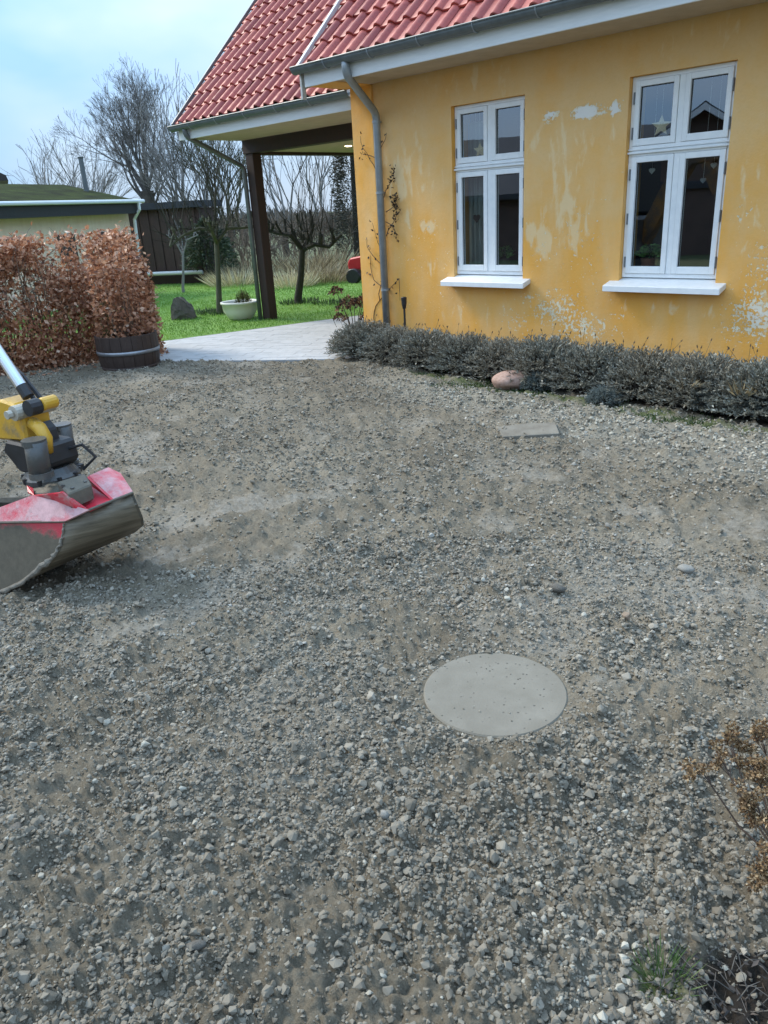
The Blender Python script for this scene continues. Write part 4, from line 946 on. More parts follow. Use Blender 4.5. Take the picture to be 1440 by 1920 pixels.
# ------------------------------------------------------------------ beech hedge and barrel
H0 = Vector((-9.05, 5.16, 0)); hd = Vector((-.215, -1, 0)).normalized(); hn = Vector((-hd.y, hd.x, 0)); hn = hn if hn.x > 0 else -hn
bh = empty('beech_hedge', H0, 'clipped beech hedge with rust brown winter leaves', 'hedge')
HL, HW, HH = 3.6, .62, 1.47
n = 76000; tl = rng.random(n)*HL; dep = HW*(rng.random(n)**1.7); zz = rng.random(n)*HH
onend = rng.random(n) < .14; tl[onend] = rng.random(onend.sum())**2*.22; dep[onend] = rng.random(onend.sum())*HW
ontop = rng.random(n) < .14; zz[ontop] = HH-rng.random(ontop.sum())**2*.14
bul = .26*(fbm(tl, zz, 2.6, 3, 21)-.5)+.07*np.sin(zz*2.0); tap = .16*(zz/HH)
dns = fbm(tl, zz, 2.2, 3, 31)
upper = np.clip((zz-1.05)/.5, 0, 1)
kp = (rng.random(n) < np.clip(.20+2.7*(dns-.36), .10+.30*np.clip(1.2-zz, 0, 1), 1)*(1-.62*upper*(dns < .56)))
tl, dep, zz, bul, tap, dns = [q[kp] for q in (tl, dep, zz, bul, tap, dns)]; n = len(tl)
hdv, hnv = np.array(hd), np.array(hn)
end_t = .05*zz/HH
P = hdv*(tl*(1-end_t/HL)+end_t)[:, None]+hnv*(bul-dep-tap*.6)[:, None]+np.array([0, 0, 1])*(zz+rng.normal(0, .035, n))[:, None]+rng.normal(0, .03, (n, 3))
Nn = hnv*.6+rng.normal(0, .7, (n, 3)); Nn[:, 2] -= .25
o = leaves('leaves', P, Nn, rng.uniform(.035, .085, n), rng.uniform(.026, .050, n), M['beech'], bh, .22, rnd=np.clip(rng.normal(.50, .22, n)+.35*(dns-.5), 0, 1)); kind(o, 'stuff')
st = MB(); q = random.Random(4)
for k in range(150):
    t = q.random()*HL; base = hd*t-hn*(.18+q.random()*.3); pts = [base]; dirv = Vector((q.gauss(0, .12), q.gauss(0, .12), 1)).normalized()
    L_ = q.uniform(1.1, 1.52)
    for j in range(5): dirv = (dirv+Vector((q.gauss(0, .14), q.gauss(0, .14), .1))).normalized(); pts.append(pts[-1]+dirv*L_/5)
    st.tube(pts, [.011, .009, .007, .005, .004, .002], 4, False)
    for j in range(5):
        p0 = pts[q.randint(1, 5)]; dv = (hn*q.uniform(-.4, 1)+Vector((q.gauss(0, .6), q.gauss(0, .6), q.uniform(0, .8)))).normalized(); p1 = p0+dv*q.uniform(.15, .32); p1.z = min(p1.z, 1.6); st.tube([p0, p0.lerp(p1, .5)+Vector((0, 0, .02)), p1], [.004, .003, .0015], 3, False)
st.build('branches', M['twig_brown'], bh)

n = 420; t_ = rng.random(n)*HL; off_ = np.abs(rng.normal(0, .28, n))-.1
P = np.array(H0)+hdv*t_[:, None]+hnv*off_[:, None]; P[:, 2] = height(P[:, 0], P[:, 1])+rng.uniform(.006, .02, n)
n = len(P)
kind(leaves('fallen_leaves', P, np.stack([rng.normal(0, 1, n), rng.normal(0, 1, n), rng.normal(0, .25, n)], 1), rng.uniform(.035, .07, n), rng.uniform(.025, .045, n), M['beech']), 'stuff')
BC = Vector((-8.50, 4.42, 0)); e = empty('barrel_planter', BC, 'dark half barrel planter with steel hoop beside the beech hedge', 'planter')
nst = 18; R0, R1, BH = .325, .350, .40
def br(z): t = z/BH; return R0+(R1-R0)*t+.012*math.sin(math.pi*t)
for k in range(nst):
    a0 = 2*math.pi*k/nst+.006; a1 = 2*math.pi*(k+1)/nst-.006; b = MB(); vs = []; zs_ = (.0, .13, .27, BH)
    for z_ in zs_:
        for rr_, aa_ in ((br(z_), a0), (br(z_)*1.004, (a0+a1)/2), (br(z_), a1), (br(z_)-.028, a1), (br(z_)-.028, a0)): vs.append((rr_*math.cos(aa_), rr_*math.sin(aa_), z_))
    fs_ = [(0, 4, 3, 2, 1), tuple(15+i for i in range(5))]
    for r in range(3):
        for i in range(5): fs_.append((r*5+i, r*5+(i+1) % 5, r*5+5+(i+1) % 5, r*5+5+i))
    b.add(vs, fs_); b.build('stave', M['barrel'], e)
for z_ in (.215, .035):
    b = MB(); b.lathe([(br(z_)+.001, z_-.02), (br(z_)+.006, z_-.02), (br(z_+.04)+.006, z_+.02), (br(z_+.04)+.001, z_+.02)], 40); b.build('hoop', M['hoop'] if z_ > .1 else M['barrel'], e, True)
b = MB(); b.lathe([(0, .345), (.2, .355), (.335, .34)], 24); b.build('soil', M['soil'], e)
tf = empty('barrel_plant', BC+Vector((0, 0, .345)), 'bushy plant with withered brown leaves growing in the half barrel', 'plant')
n = 2100; a = rng.random(n)*6.283; t_ = rng.random(n); r = np.sqrt(rng.random(n))*(.34-.06*t_)
P = np.stack([r*np.cos(a)-.05, r*np.sin(a)+.03, .03+t_**1.15*(.95+.15*np.sin(a*3))], 1)
leaves('leaves', P, np.stack([np.cos(a)*.8+rng.normal(0, .6, n), np.sin(a)*.8+rng.normal(0, .6, n), rng.normal(-.1, .5, n)], 1), rng.uniform(.04, .085, n), rng.uniform(.028, .05, n), M['beech'], tf, rnd=np.clip(rng.normal(.45, .22, n), 0, 1))
n = 260; P = np.stack([rng.normal(-.16, .03, n)-.0, rng.normal(-.12, .035, n), rng.random(n)*.42], 1)
leaves('leaves', P, np.stack([rng.normal(0, .5, n), rng.normal(0, .5, n), np.ones(n)], 1), .05, .016, leafmat('yellow_stem_leaf', [(0, (.09, .085, .03)), (.5, (.20, .17, .06)), (1, (.30, .25, .09))], .7, .25), tf)
st = MB()
for k in range(40): a_ = random.random()*6.28; r_0 = random.random()*.22; st.tube([(r_0*math.cos(a_), r_0*math.sin(a_), 0), (r_0*1.4*math.cos(a_), r_0*1.4*math.sin(a_), random.uniform(.4, 1.0))], [.004, .0015], 4)
st.build('stems', M['twig_brown'], tf)

# bowl pot
p = G(453, 600); e = empty('bowl_planter', p, 'large cream bowl shaped planter at the foot of the porch post', 'planter')
b = MB(); b.lathe([(0, 0), (.15, 0), (.21, .05), (.275, .16), (.290, .265), (.310, .272), (.312, .300), (.295, .305), (.27, .285), (.26, .2), (0, .2)], 40); b.build('bowl', M['pot'], e, True)
b = MB(); b.lathe([(0, .26), (.12, .265), (.265, .25)], 20); b.build('soil', M['soil'], e)
e2 = empty('dwarf_conifer', p+Vector((.03, .06, .262)), 'small rounded green dwarf conifer in the cream planter', 'shrub')
n = 1100; v = rng.normal(size=(n, 3)); v /= np.linalg.norm(v, axis=1, keepdims=True); v[:, 2] = abs(v[:, 2])
leaves('needles', v*rng.uniform(.4, 1, n)[:, None]*np.array([.13, .13, .20]), v+rng.normal(0, .35, (n, 3))+np.array([0, 0, .4]), rng.uniform(.02, .05, n), .008, leafmat('conifer_needles', [(0, (.03, .045, .01)), (.6, (.09, .10, .025)), (1, (.19, .17, .05))], .7, .1), e2)
b = MB(); b.tube([(0, 0, 0), (0, 0, .16)], .012, 6)
for k in range(8): b.tube([(random.gauss(0, .05), random.gauss(0, .05), .1), (random.gauss(0, .09), random.gauss(0, .09), .36)], [.002, .001], 4)
b.build('trunk', M['bark_dark'], e2)

# ------------------------------------------------------------------ trees
def grow(mb, p, d, ln, r, depth, q, spread, up, seg=4, sides=5, kids=(2, 3), ratio=.72, rmin=.002, jit=.10, pts_out=None, rr=.66):
    pts = [Vector(p)]; d = Vector(d).normalized()
    for i in range(seg):
        d = (d+Vector((q.gauss(0, jit), q.gauss(0, jit), q.gauss(0, jit)+up*.12))).normalized(); pts.append(pts[-1]+d*ln/seg)
    r1 = max(rmin, r*rr); mb.tube(pts, [r+(r1-r)*i/seg for i in range(seg+1)], max(3, sides), False)
    if pts_out is not None and depth <= 1: pts_out += pts[1:]
    if depth <= 0: return
    for k in range(q.randint(*kids)):
        at = pts[-1] if k == 0 else pts[q.randint(max(1, seg//2), seg)]
        ax = Vector((q.gauss(0, 1), q.gauss(0, 1), q.gauss(0, 1))); ax = (ax-d*ax.dot(d)).normalized()
        nd = (d+ax*spread*(q.uniform(.35, .7) if k == 0 else q.uniform(.7, 1.3))).normalized()
        grow(mb, at, nd, ln*ratio*q.uniform(.8, 1.15), r1*(.9 if k == 0 else q.uniform(.55, .8)), depth-1, q, spread, up, max(2, seg-1), max(3, sides-1), kids, ratio, rmin, jit, pts_out, rr)
def tree(name, loc, label, cat, mat, build_fn, group=None, twig_mat=None):
    e = empty(name, loc, label, cat, group); tr, cr2 = MB(), MB(); build_fn(tr, cr2)
    tr.build('trunk', mat, e, True); cr2.build('crown', twig_mat or mat, e); return e
# big bare tree behind the shed
def big_tree(tr, cr2, q=None):
    q = random.Random(33); top = Vector((0, 0, 2.6)); tr.tube([(0.05, 0, -.3), (0, .0, 1.2), top], [.34, .26, .24], 10, False)
    side = Vector((-.5, -.86, 0))     # picture-left direction
    for (a, b_, L_, r) in ((-.50, .0, 1.35, .10), (-.28, .3, 1.55, .11), (-.06, -.2, 1.70, .12), (.18, .2, 1.60, .11), (.45, -.1, 1.35, .09), (-.75, -.3, 1.12, .08), (.05, .5, 1.60, .10), (-.15, -.4, 1.62, .10), (.75, .2, 1.05, .075), (-1.0, .1, .92, .07), (.95, -.2, .85, .06), (-.05, .1, 1.72, .11)):
        dv = side*-a+Vector((-.86, .5, 0))*b_+Vector((0, 0, 1)); 
        base = top-Vector((0, 0, q.uniform(0, .9)))
        grow(cr2, base, dv, L_*.90, r*.78, 6, q, .52, .50, 4, 6, (3, 3), .69, .0038, .07, None, .58)
bt = tree('bare_tree', PD(277, 372, 31)*1.0, 'tall bare multi stemmed tree behind the moss roofed shed', 'tree', M['bark'], big_tree, None, pm('grey_branches', (.085, .080, .074), (.15, .142, .132), 4, .95, 0))
bt.location.z = 0
# lower, wider bare trees left and right of it
def wide_tree(seed, Hh, spread, n=7, depth=4, rmin=.008):
    def fn(tr, cr2):
        q = random.Random(seed); tr.tube([(0, 0, -.3), (0, 0, Hh*.18)], [.16, .12], 7, False)
        for k in range(n):
            a = k*6.283/n+q.random(); dv = Vector((math.cos(a)*spread, math.sin(a)*spread, 1)); grow(cr2, (0, 0, Hh*q.uniform(.08, .18)), dv, Hh*.30, .06, depth, q, .5, .45, 4, 4, (3, 3), .7, rmin, .09)
    return fn
def at_dist(u, v, dist): p = PD(u, v, dist); p.z = 0; return p
tree('bare_tree', at_dist(140, 380, 36), 'lower bare bushy tree left of the flue pipe', 'tree', M['bark'], wide_tree(5, 5.6, .9, 12, 4, .006), None, M['bark_far'])
tree('bare_tree', at_dist(335, 390, 30), 'thin bare tree rising beyond the dark plank shed', 'tree', M['bark'], wide_tree(6, 6.6, .30, 6), None, M['bark_far'])
tree('bare_tree', at_dist(425, 400, 27), 'bare greenish tree between the shed and the porch post', 'tree', M['bark_moss'], wide_tree(8, 5.0, .35, 6), None, M['bark_moss'])
tree('bare_tree', at_dist(380, 400, 29), 'pale dense bare tree just left of the porch downpipe', 'tree', M['bark_moss'], wide_tree(14, 4.9, .45, 7, 4, .006), None, M['bark_far'])
tree('bare_tree', at_dist(530, 400, 33), 'slender bare tree seen through the porch opening', 'tree', M['bark'], wide_tree(9, 6.4, .22, 3, 3), None, M['bark_far'])
tree('bare_tree', at_dist(600, 400, 36), 'far bare tree behind the knobbly fruit tree', 'tree', M['bark'], wide_tree(10, 6.6, .22, 3, 3), None, M['bark_far'])
# shrubs closing the garden
shrub_labels = [(470, 24, 1.8, 'brown leafless shrub behind the porch post'), (530, 25, 1.6, 'brown leafless shrub left of the knobbly fruit tree'), (585, 26, 1.9, 'grey brown leafless shrub right behind the knobbly fruit tree'),
                (625, 25, 1.9, 'leafless shrub left of the tall dark evergreen'), (430, 23, 1.7, 'leafless shrub right of the dark plank shed'), (690, 26, 2.0, 'leafless shrub hidden partly by the house corner'), (560, 31, 1.9, 'farther leafless thicket in the gap under the porch'), (500, 32, 1.8, 'farther leafless thicket beside the porch post')]
for i, (u, dist, hh, lab) in enumerate(shrub_labels):
    def fn(tr, cr2, i=i, hh=hh):
        q = random.Random(50+i); tr.tube([(0, 0, -.2), (0, 0, .25)], [.06, .05], 6, False)
        for k in range(13):
            a = k*6.283/13+q.random(); s_ = q.uniform(.15, .9); grow(cr2, (math.cos(a)*.25, math.sin(a)*.25, .0), Vector((math.cos(a)*s_, math.sin(a)*s_, 1)), hh*.40, .022, 3, q, .6, .3, 3, 3, (3, 3), .72, .007, .13)
    tree('leafless_shrub', at_dist(u, 440, dist), lab, 'shrub', M['twig_brown'], fn, 'leafless shrubs beyond the lawn', M['twig_brown'])
# tall dark evergreen beside the house
def evergreen(e, Hh, R, mat, n):
    t = rng.random(n)**.8; a = rng.random(n)*6.283; r = R*(1-t**2.2)*rng.uniform(.5, 1.1, n)*(.75+.5*fbm(a*2, t*9, 1.5, 2, 90))
    P = np.stack([r*np.cos(a), r*np.sin(a), .4+t*(Hh-.4)], 1); leaves('foliage', P, np.stack([np.cos(a), np.sin(a), rng.normal(.1, .5, n)], 1), rng.uniform(.06, .16, n), rng.uniform(.02, .045, n), mat, e, .2)
    b = MB(); b.tube([(0, 0, -.2), (0, 0, Hh*.8)], [.14, .03], 8, False); b.build('trunk', M['bark_dark'], e)
e = empty('evergreen_tree', at_dist(668, 420, 24), 'tall dark narrow evergreen showing beside the house corner', 'tree')
evergreen(e, 5.4, .62, leafmat('evergreen_leaf', [(0, (.03, .034, .026)), (.6, (.06, .064, .048)), (1, (.11, .11, .08))], .7, .1), 12000)
e = empty('ivy_bush', at_dist(392, 480, 21), 'dark green evergreen bush behind the left fruit tree', 'shrub')
evergreen(e, 1.55, .62, leafmat('ivy_leaf', [(0, (.025, .042, .022)), (.6, (.055, .08, .04)), (1, (.11, .13, .07))], .7, .1), 4200)

# fruit trees with pollard knobs
def fruit_tree(base, fork, limbs, r0, label, sprout_h, seed, mat):
    e = empty('fruit_tree', base, label, 'tree'); q = random.Random(seed); O_ = Vector(base); tr = MB(O_); cr2 = MB(O_); sp = MB(O_)
    m1 = O_.lerp(fork, .5)+Vector((.03, -.02, 0)); tr.tube([O_-Vector((0, 0, .05)), O_+Vector((0, 0, .12)), m1, fork], [r0*1.5, r0*1.1, r0*.92, r0*.85], 10, False)
    for pts in limbs:
        P = [fork]+[Vector(p) for p in pts]; cr2.tube(P, [r0*.75*(1-.5*i/(len(P)-1)) for i in range(len(P))], 7)
        for i in range(1, len(P)):
            for k in range(2):
                at = P[i-1].lerp(P[i], q.uniform(.25, 1)); kn = at+Vector((q.gauss(0, .05), q.gauss(0, .05), q.uniform(.08, .22)))
                cr2.tube([at, kn], [r0*.4, r0*.34], 6); cr2.tube([kn, kn+Vector((0, 0, .05))], [r0*.55, r0*.35], 6)
                for j in range(q.randint(1, 2)): grow(sp, kn, Vector((q.gauss(0, .28), q.gauss(0, .28), 1)), sprout_h*q.uniform(.25, .62), .0075, 2, q, .45, .5, 4, 3, (1, 3), .7, .0035, .07)
                for j in range(2): grow(sp, at, Vector((q.gauss(0, 1), q.gauss(0, 1), .3)), .3, .006, 1, q, .7, .2, 3, 3, (2, 3), .7, .003, .15)
    tr.build('trunk', mat, e, True); cr2.build('branches', mat, e); sp.build('shoots', M['bark_dark'], e); return e
bb = G(560, 571); dist_b = math.hypot(bb.x, bb.y); fk = PD(567, 468, dist_b)
fruit_tree(bb, fk, [[PD(545, 440, dist_b-.1), PD(520, 437, dist_b), PD(500, 432, dist_b+.1)], [PD(582, 440, dist_b+.1), PD(588, 420, dist_b+.1)], [PD(590, 458, dist_b-.1), PD(617, 463, dist_b-.1), PD(640, 440, dist_b)], [PD(575, 445, dist_b+.5), PD(560, 425, dist_b+.9)]], .066, 'knobbly pruned fruit tree framed by the porch opening', 1.75, 3, M['bark_dark'])
bb = G(413, 591); dist_b = math.hypot(bb.x, bb.y); fk = PD(406, 455, dist_b)
fruit_tree(bb, fk, [[PD(395, 430, dist_b), PD(372, 428, dist_b), PD(345, 440, dist_b-.1), PD(318, 462, dist_b-.2)], [PD(402, 420, dist_b+.1), PD(405, 390, dist_b+.1)], [PD(425, 428, dist_b), PD(455, 427, dist_b+.1), PD(478, 425, dist_b+.2)], [PD(400, 440, dist_b-.4), PD(390, 415, dist_b-.7)]], .048, 'left pruned fruit tree on the lawn beside the cream planter', 1.5, 7, M['bark_moss'])
bb = at_dist(340, 520, 19.0); dist_b = 19.0; fk = PD(343, 478, dist_b)
fruit_tree(bb, fk, [[PD(330, 455, dist_b), PD(312, 440, dist_b)], [PD(350, 450, dist_b), PD(372, 440, dist_b)], [PD(341, 450, dist_b+.3), PD(330, 420, dist_b+.3)]], .03, 'small pale fruit tree in front of the dark plank shed', 1.1, 9, M['bark_far'])
for (x_, y_, n_, lab) in ((-11.76, 7.94, 260, 'longer grass around the left fruit tree trunk'), (-11.5, 9.56, 260, 'longer grass around the knobbly fruit tree trunk'), (-12.2, 7.7, 200, 'longer grass between the upright boulder and left fruit tree'), (-10.7, 9.7, 200, 'longer dark grass right of the knobbly fruit tree'), (-10.3, 9.9, 160, 'dark weeds along the lawn behind the porch')):
    tuft('long_grass', (x_, y_, .015), n_, .38, .12, leafmat('dark_grass', [(0, (.02, .05, .015)), (.6, (.045, .085, .03)), (1, (.10, .13, .06))], .7, .2), lab, 'grass tuft', None, .014, .5)
# ornamental grasses
for i, (u, v, dist, hh, n_, lab) in enumerate(((545, 520, 18.5, .55, 420, 'tan ornamental grass left behind the knobbly fruit tree'), (605, 520, 19, .62, 520, 'wide tan ornamental grass right behind the knobbly fruit tree'), (440, 522, 20, .6, 420, 'tan ornamental grass between the fruit tree and the porch post'),
                                           (640, 515, 19.5, .5, 360, 'grey tan ornamental grass near the red machine'), (575, 500, 22, .95, 260, 'taller reed like grass farther back under the porch view'), (470, 500, 22, .95, 260, 'taller reed like grass behind the porch post'), (620, 500, 23, .95, 260, 'taller reed like grass at the edge of the thicket'))):
    p = at_dist(u, v, dist); tuft('ornamental_grass', (p.x, p.y, 0), n_, .55, hh, M['straw_pale'] if i in (0, 2) else M['straw'], lab, 'ornamental grass', 'tan grasses beyond the lawn', .018, 1.3)
# timber edging along the far lawn edge
def edging(p0, p1, label):
    p0, p1 = Vector(p0), Vector(p1); dv = (p1-p0); b = MB(p0); nv = Vector((-dv.y, dv.x, 0)).normalized()*.05
    b.obox((p0+p1)/2+Vector((0, 0, .06)), dv/2, nv, (0, 0, .09)); o = b.build('timber_edging', M['dark_fence'], bevel=.01); o.location = p0; return tag(o, label, 'edging', 'timber edging of the lawn')
edging((-19.2, 11.65, 0), (-13.6, 13.55, 0), 'low dark timber edging along the far side of the lawn'); edging((-13.55, 13.57, 0), (-9.0, 14.2, 0), 'low dark timber edging behind the fruit tree towards the red machine')

# red garden tractor seen past the house corner
p = at_dist(706, 525, 18.5); e = empty('garden_tractor', p, 'red garden tractor half hidden behind the house corner', 'tractor', rz=math.radians(20)); mr = pm('red_enamel', (.45, .012, .018), (.55, .02, .025), 8, .3, .05)
b = MB(); b.prism([(-.6, -.22, .30), (-.15, -.22, .30), (-.15, -.22, .62), (-.55, -.22, .56), (-.62, -.22, .45)], (0, .44, 0)); b.build('bonnet', mr, e, bevel=.03)
b = MB(); b.prism([(.0, -.28, .32), (.62, -.28, .32), (.62, -.28, .52), (.05, -.28, .50)], (0, .56, 0)); b.build('rear_body', mr, e, bevel=.03)
b = MB(); b.prism([(.12, -.18, .54), (.48, -.18, .54), (.56, -.18, .88), (.48, -.18, .88), (.40, -.18, .62), (.12, -.18, .60)], (0, .36, 0)); b.build('seat', M['black'], e, bevel=.02)
for (wx, wr_) in ((-.42, .17), (.40, .24)):
    for sy in (-1, 1):
        b = MB(); b.tube([(wx, sy*.25, wr_), (wx, sy*.40, wr_)], wr_, 18); b.build('wheel', M['black'], e, bevel=.015)
b = MB(); b.tube([(-.08, 0, .6), (.04, 0, .78)], .015, 8); b.lathe([(.14, 0), (.155, .015), (.14, .03), (.125, .015), (.14, 0)], 18, (.05, 0, .78)); b.build('steering_wheel', M['black'], e)

# ------------------------------------------------------------------ shed with mossy roof, plank shed, distant roof
A = PD(-140, 381, 15.5); B = PD(236, 376.8, 19.5)
sdv = Vector((B.x-A.x, B.y-A.y, 0)); SL = sdv.length; sdir = sdv.normalized(); sperp = Vector((-sdir.y, sdir.x, 0)); 
if sperp.dot(Vector((A.x, A.y, 0))) < 0: sperp = -sperp
EZ = (A.z+B.z)/2
shed = empty('shed', (B.x, B.y, 0), 'cream rendered shed with mossy roof behind the beech hedge', 'shed', rz=math.atan2(sdir.y, sdir.x))
# local frame: -x to the left along the facade, y backwards
loc_back = 1 if (Vector((-math.sin(shed.rotation_euler.z), math.cos(shed.rotation_euler.z), 0)).dot(sperp) > 0) else -1
cream = pm('cream_render', (.76, .56, .42), (.84, .67, .53), 3, .9, .2, stretch=(3, 3, .7)); mossm = pm('mossy_roofing', (.010, .013, .007), (.034, .048, .012), 2.2, 1.0, .5, 20, .02, spec=.08)
lb_ = loc_back
b = MB(); b.box((-SL-3, 0, -.1), (0, 4*lb_, EZ-.10)) if lb_ > 0 else b.box((-SL-3, 4*lb_, -.1), (0, 0, EZ-.10)); b.build('wall', cream, shed)
b = MB(); b.prism([(-SL-3, -.25*lb_, EZ-.01), (-SL-3, 2.3*lb_, EZ+.47), (-SL-3, 4.4*lb_, EZ-.0), (-SL-3, 4.4*lb_, EZ-.06), (-SL-3, -.25*lb_, EZ-.07)], (SL+3.10, 0, 0)); b.v = [(q[0]+(.75 if q[0] > 0 and q[2] > EZ+.2 else 0), q[1], q[2]) for q in b.v]; b.build('roof', mossm, shed)
b = MB(); b.box((-SL-3, min(-.24*lb_, -.20*lb_), EZ-.28), (.12, max(-.24*lb_, -.20*lb_), EZ-.071)); b.build('fascia_board', M['black'], shed)
b = MB(); b.tube([(-SL-3, -.31*lb_, EZ-.03), (.22, -.31*lb_, EZ-.03)], .04, 8); b.build('gutter', M['fascia'], shed)
b = MB(); b.tube([(.02, -.31*lb_, EZ-.05), (.02, -.31*lb_, EZ-.20), (.04, -.12*lb_, EZ-.40), (.04, -.05*lb_, .0)], .035, 8); b.build('downpipe', M['fascia'], shed)
for k in range(6):
    xx = -SL-2.5+k*1.35; b = MB(); b.box((xx, min(-.03*lb_, -.001*lb_), .9), (xx+.5, max(-.03*lb_, -.001*lb_), EZ-.62)); b.build('shutter', M['dark_fence'], shed)
fp_ = PD(161, 352, 20.4); ft_ = PD(156, 295, 20.4).z-(EZ+.22); e = empty('flue_pipe', (fp_.x, fp_.y, EZ+.22), 'dark flue pipe standing on the mossy shed roof', 'flue'); b = MB(); b.tube([(0, 0, -.1), (0, 0, ft_)], .055, 10); b.build('pipe', M['zinc'], e); b = MB(); b.lathe([(0, ft_+.03), (.065, ft_+.01), (.058, ft_-.02)], 12); b.build('cap', M['zinc'], e)
# dark plank shed
P0 = G(255, 536); P1 = G(398, 531); pdv = (P1-P0); PL = pdv.length; prz = math.atan2(pdv.y, pdv.x)
ps_ = empty('plank_shed', P0, 'dark brown plank shed at the back of the lawn', 'shed', rz=prz)
bk = 1 if Vector((-math.sin(prz), math.cos(prz), 0)).dot(Vector((P0.x, P0.y, 0))) > 0 else -1
PHH = 2.02; pw = .145; k = 0; xx = -1.2
while xx < PL-.25:
    b = MB(); y0 = (.022 if k % 2 else 0)*bk; ya, yb = sorted((y0, y0+.02*bk)); b.box((xx, ya, .34), (xx+pw-.012, yb, PHH-.16)); b.build('plank', M['dark_fence'], ps_); xx += pw; k += 1
b = MB(); ya, yb = sorted((.05*bk, 1.1*bk)); b.box((-1.2, ya, .0), (PL-.15, yb, PHH-.17)); b.build('shed_body', M['dark_fence'], ps_)
b = MB(); ya, yb = sorted((-.15*bk, 1.3*bk)); b.box((-1.3, ya, PHH-.155), (PL-.05, yb, PHH)); b.build('roof', pm('roofing_felt', (.028, .030, .036), (.05, .053, .06), 4, .85, .2), ps_)
b = MB(); ya, yb = sorted((-.06*bk, .045*bk)); b.box((-1.2, ya, -.05), (PL-.15, yb, .22)); b.build('plinth', M['dark_wood'], ps_)
b = MB(); b.tube([(-.0, -.16*bk, .30), (PL*.93, -.16*bk, .30)], .05, 10); o = b.build('white_pole', M['fascia'], None); o.location = P0; o.rotation_euler = (0, 0, prz); tag(o, 'pale pole lying along the foot of the dark plank shed', 'pole')
# distant dark roof end at the left edge
p = PD(-12, 333, 30); e = empty('far_house', (p.x, p.y, 0), 'dark roof end of a far house at the left edge', 'house', rz=math.atan2(p.y, p.x)-math.pi/2)
b = MB(); b.prism([(-3.8, 0, 2.6), (.38, 0, p.z-.07), (.38, 0, p.z+.02), (.1, 0, p.z+.17), (-.15, 0, p.z+.22), (-3.8, 0, p.z+.22)], (0, 3.5, 0)); 
b = MB(); b.prism([(-5, 0, p.z-.10), (.42, 0, p.z-.10), (.38, 0, p.z+.06), (.12, 0, p.z+.20), (-5, 0, p.z+.32)], (0, 3.5, 0)); b.build('roof', M['black'], e)
b = MB(); b.box((-5, .3, -.1), (-.9, 3.2, p.z-.1)); b.build('wall', cream, e)
# far wood line beyond everything
n = 9000; u = rng.uniform(-420, 900, n); dist = rng.uniform(60, 75, n)
P = []
ang = rng.uniform(math.radians(110), math.radians(175), n); hg = (.7+1.0*fbm(ang*30, ang*0, 1.0, 3, 95))*rng.random(n)**.6
P = np.stack([dist*np.cos(ang), dist*np.sin(ang), hg-.2], 1)
kind(leaves('far_wood', P, np.stack([rng.normal(0, .4, n), rng.normal(0, .4, n), np.ones(n)], 1), rng.uniform(.5, 1.2, n), rng.uniform(.1, .35, n), leafmat('far_twigs', [(0, (.07, .06, .05)), (.6, (.12, .11, .09)), (1, (.17, .16, .13))], .95, 0)), 'stuff')

# farm building and tree behind the camera, mirrored in the panes
_d = ray(1322, 188); _p = PY(1322, 188, D+.1); _t = (D+8.0)/_d[1]; AP = Vector((_p.x+_d[0]*_t, -8.0, _p.z+_d[2]*_t)); _rz = -.42
e = empty('farm_building', (AP.x-5.75*math.cos(_rz)+3.5*math.sin(_rz), AP.y-5.75*math.sin(_rz)-3.5*math.cos(_rz), AP.z-4.1), 'dark roofed farm building mirrored in the window panes', 'building', rz=_rz)
brn = pm('brown_brick', (.10, .07, .055), (.15, .10, .08), 3, .9, .2); rf = pm('dark_slate', (.03, .032, .036), (.055, .057, .062), 3, .7, .3)
b = MB(); b.box((-9, -3, -1.2), (9, 3, 2.3)); b.prism([(3.0, 3.2, -1.2), (8.5, 3.2, -1.2), (8.5, 3.2, 2.3), (5.75, 3.2, 3.9), (3.0, 3.2, 2.3)], (0, -3, 0)); b.build('wall', brn, e)
b = MB(); b.prism([(-9.2, -3.3, 2.2), (-9.2, 0, 3.9), (-9.2, 3.3, 2.2), (-9.2, 3.3, 2.05), (-9.2, 0, 3.75), (-9.2, -3.3, 2.05)], (18.4, 0, 0))
b.prism([(2.7, 3.5, 2.15), (5.75, 3.5, 4.1), (8.8, 3.5, 2.15), (8.8, 3.5, 2.0), (5.75, 3.5, 3.93), (2.7, 3.5, 2.0)], (0, -4.0, 0)); b.build('roof', rf, e)
b = MB(); b.prism([(2.7, 3.52, 2.12), (5.75, 3.52, 4.06), (8.8, 3.52, 2.12), (8.8, 3.52, 1.98), (5.75, 3.52, 3.9), (2.7, 3.52, 1.98)], (0, -.01, 0)); b.build('barge_board', M['fascia'], e)

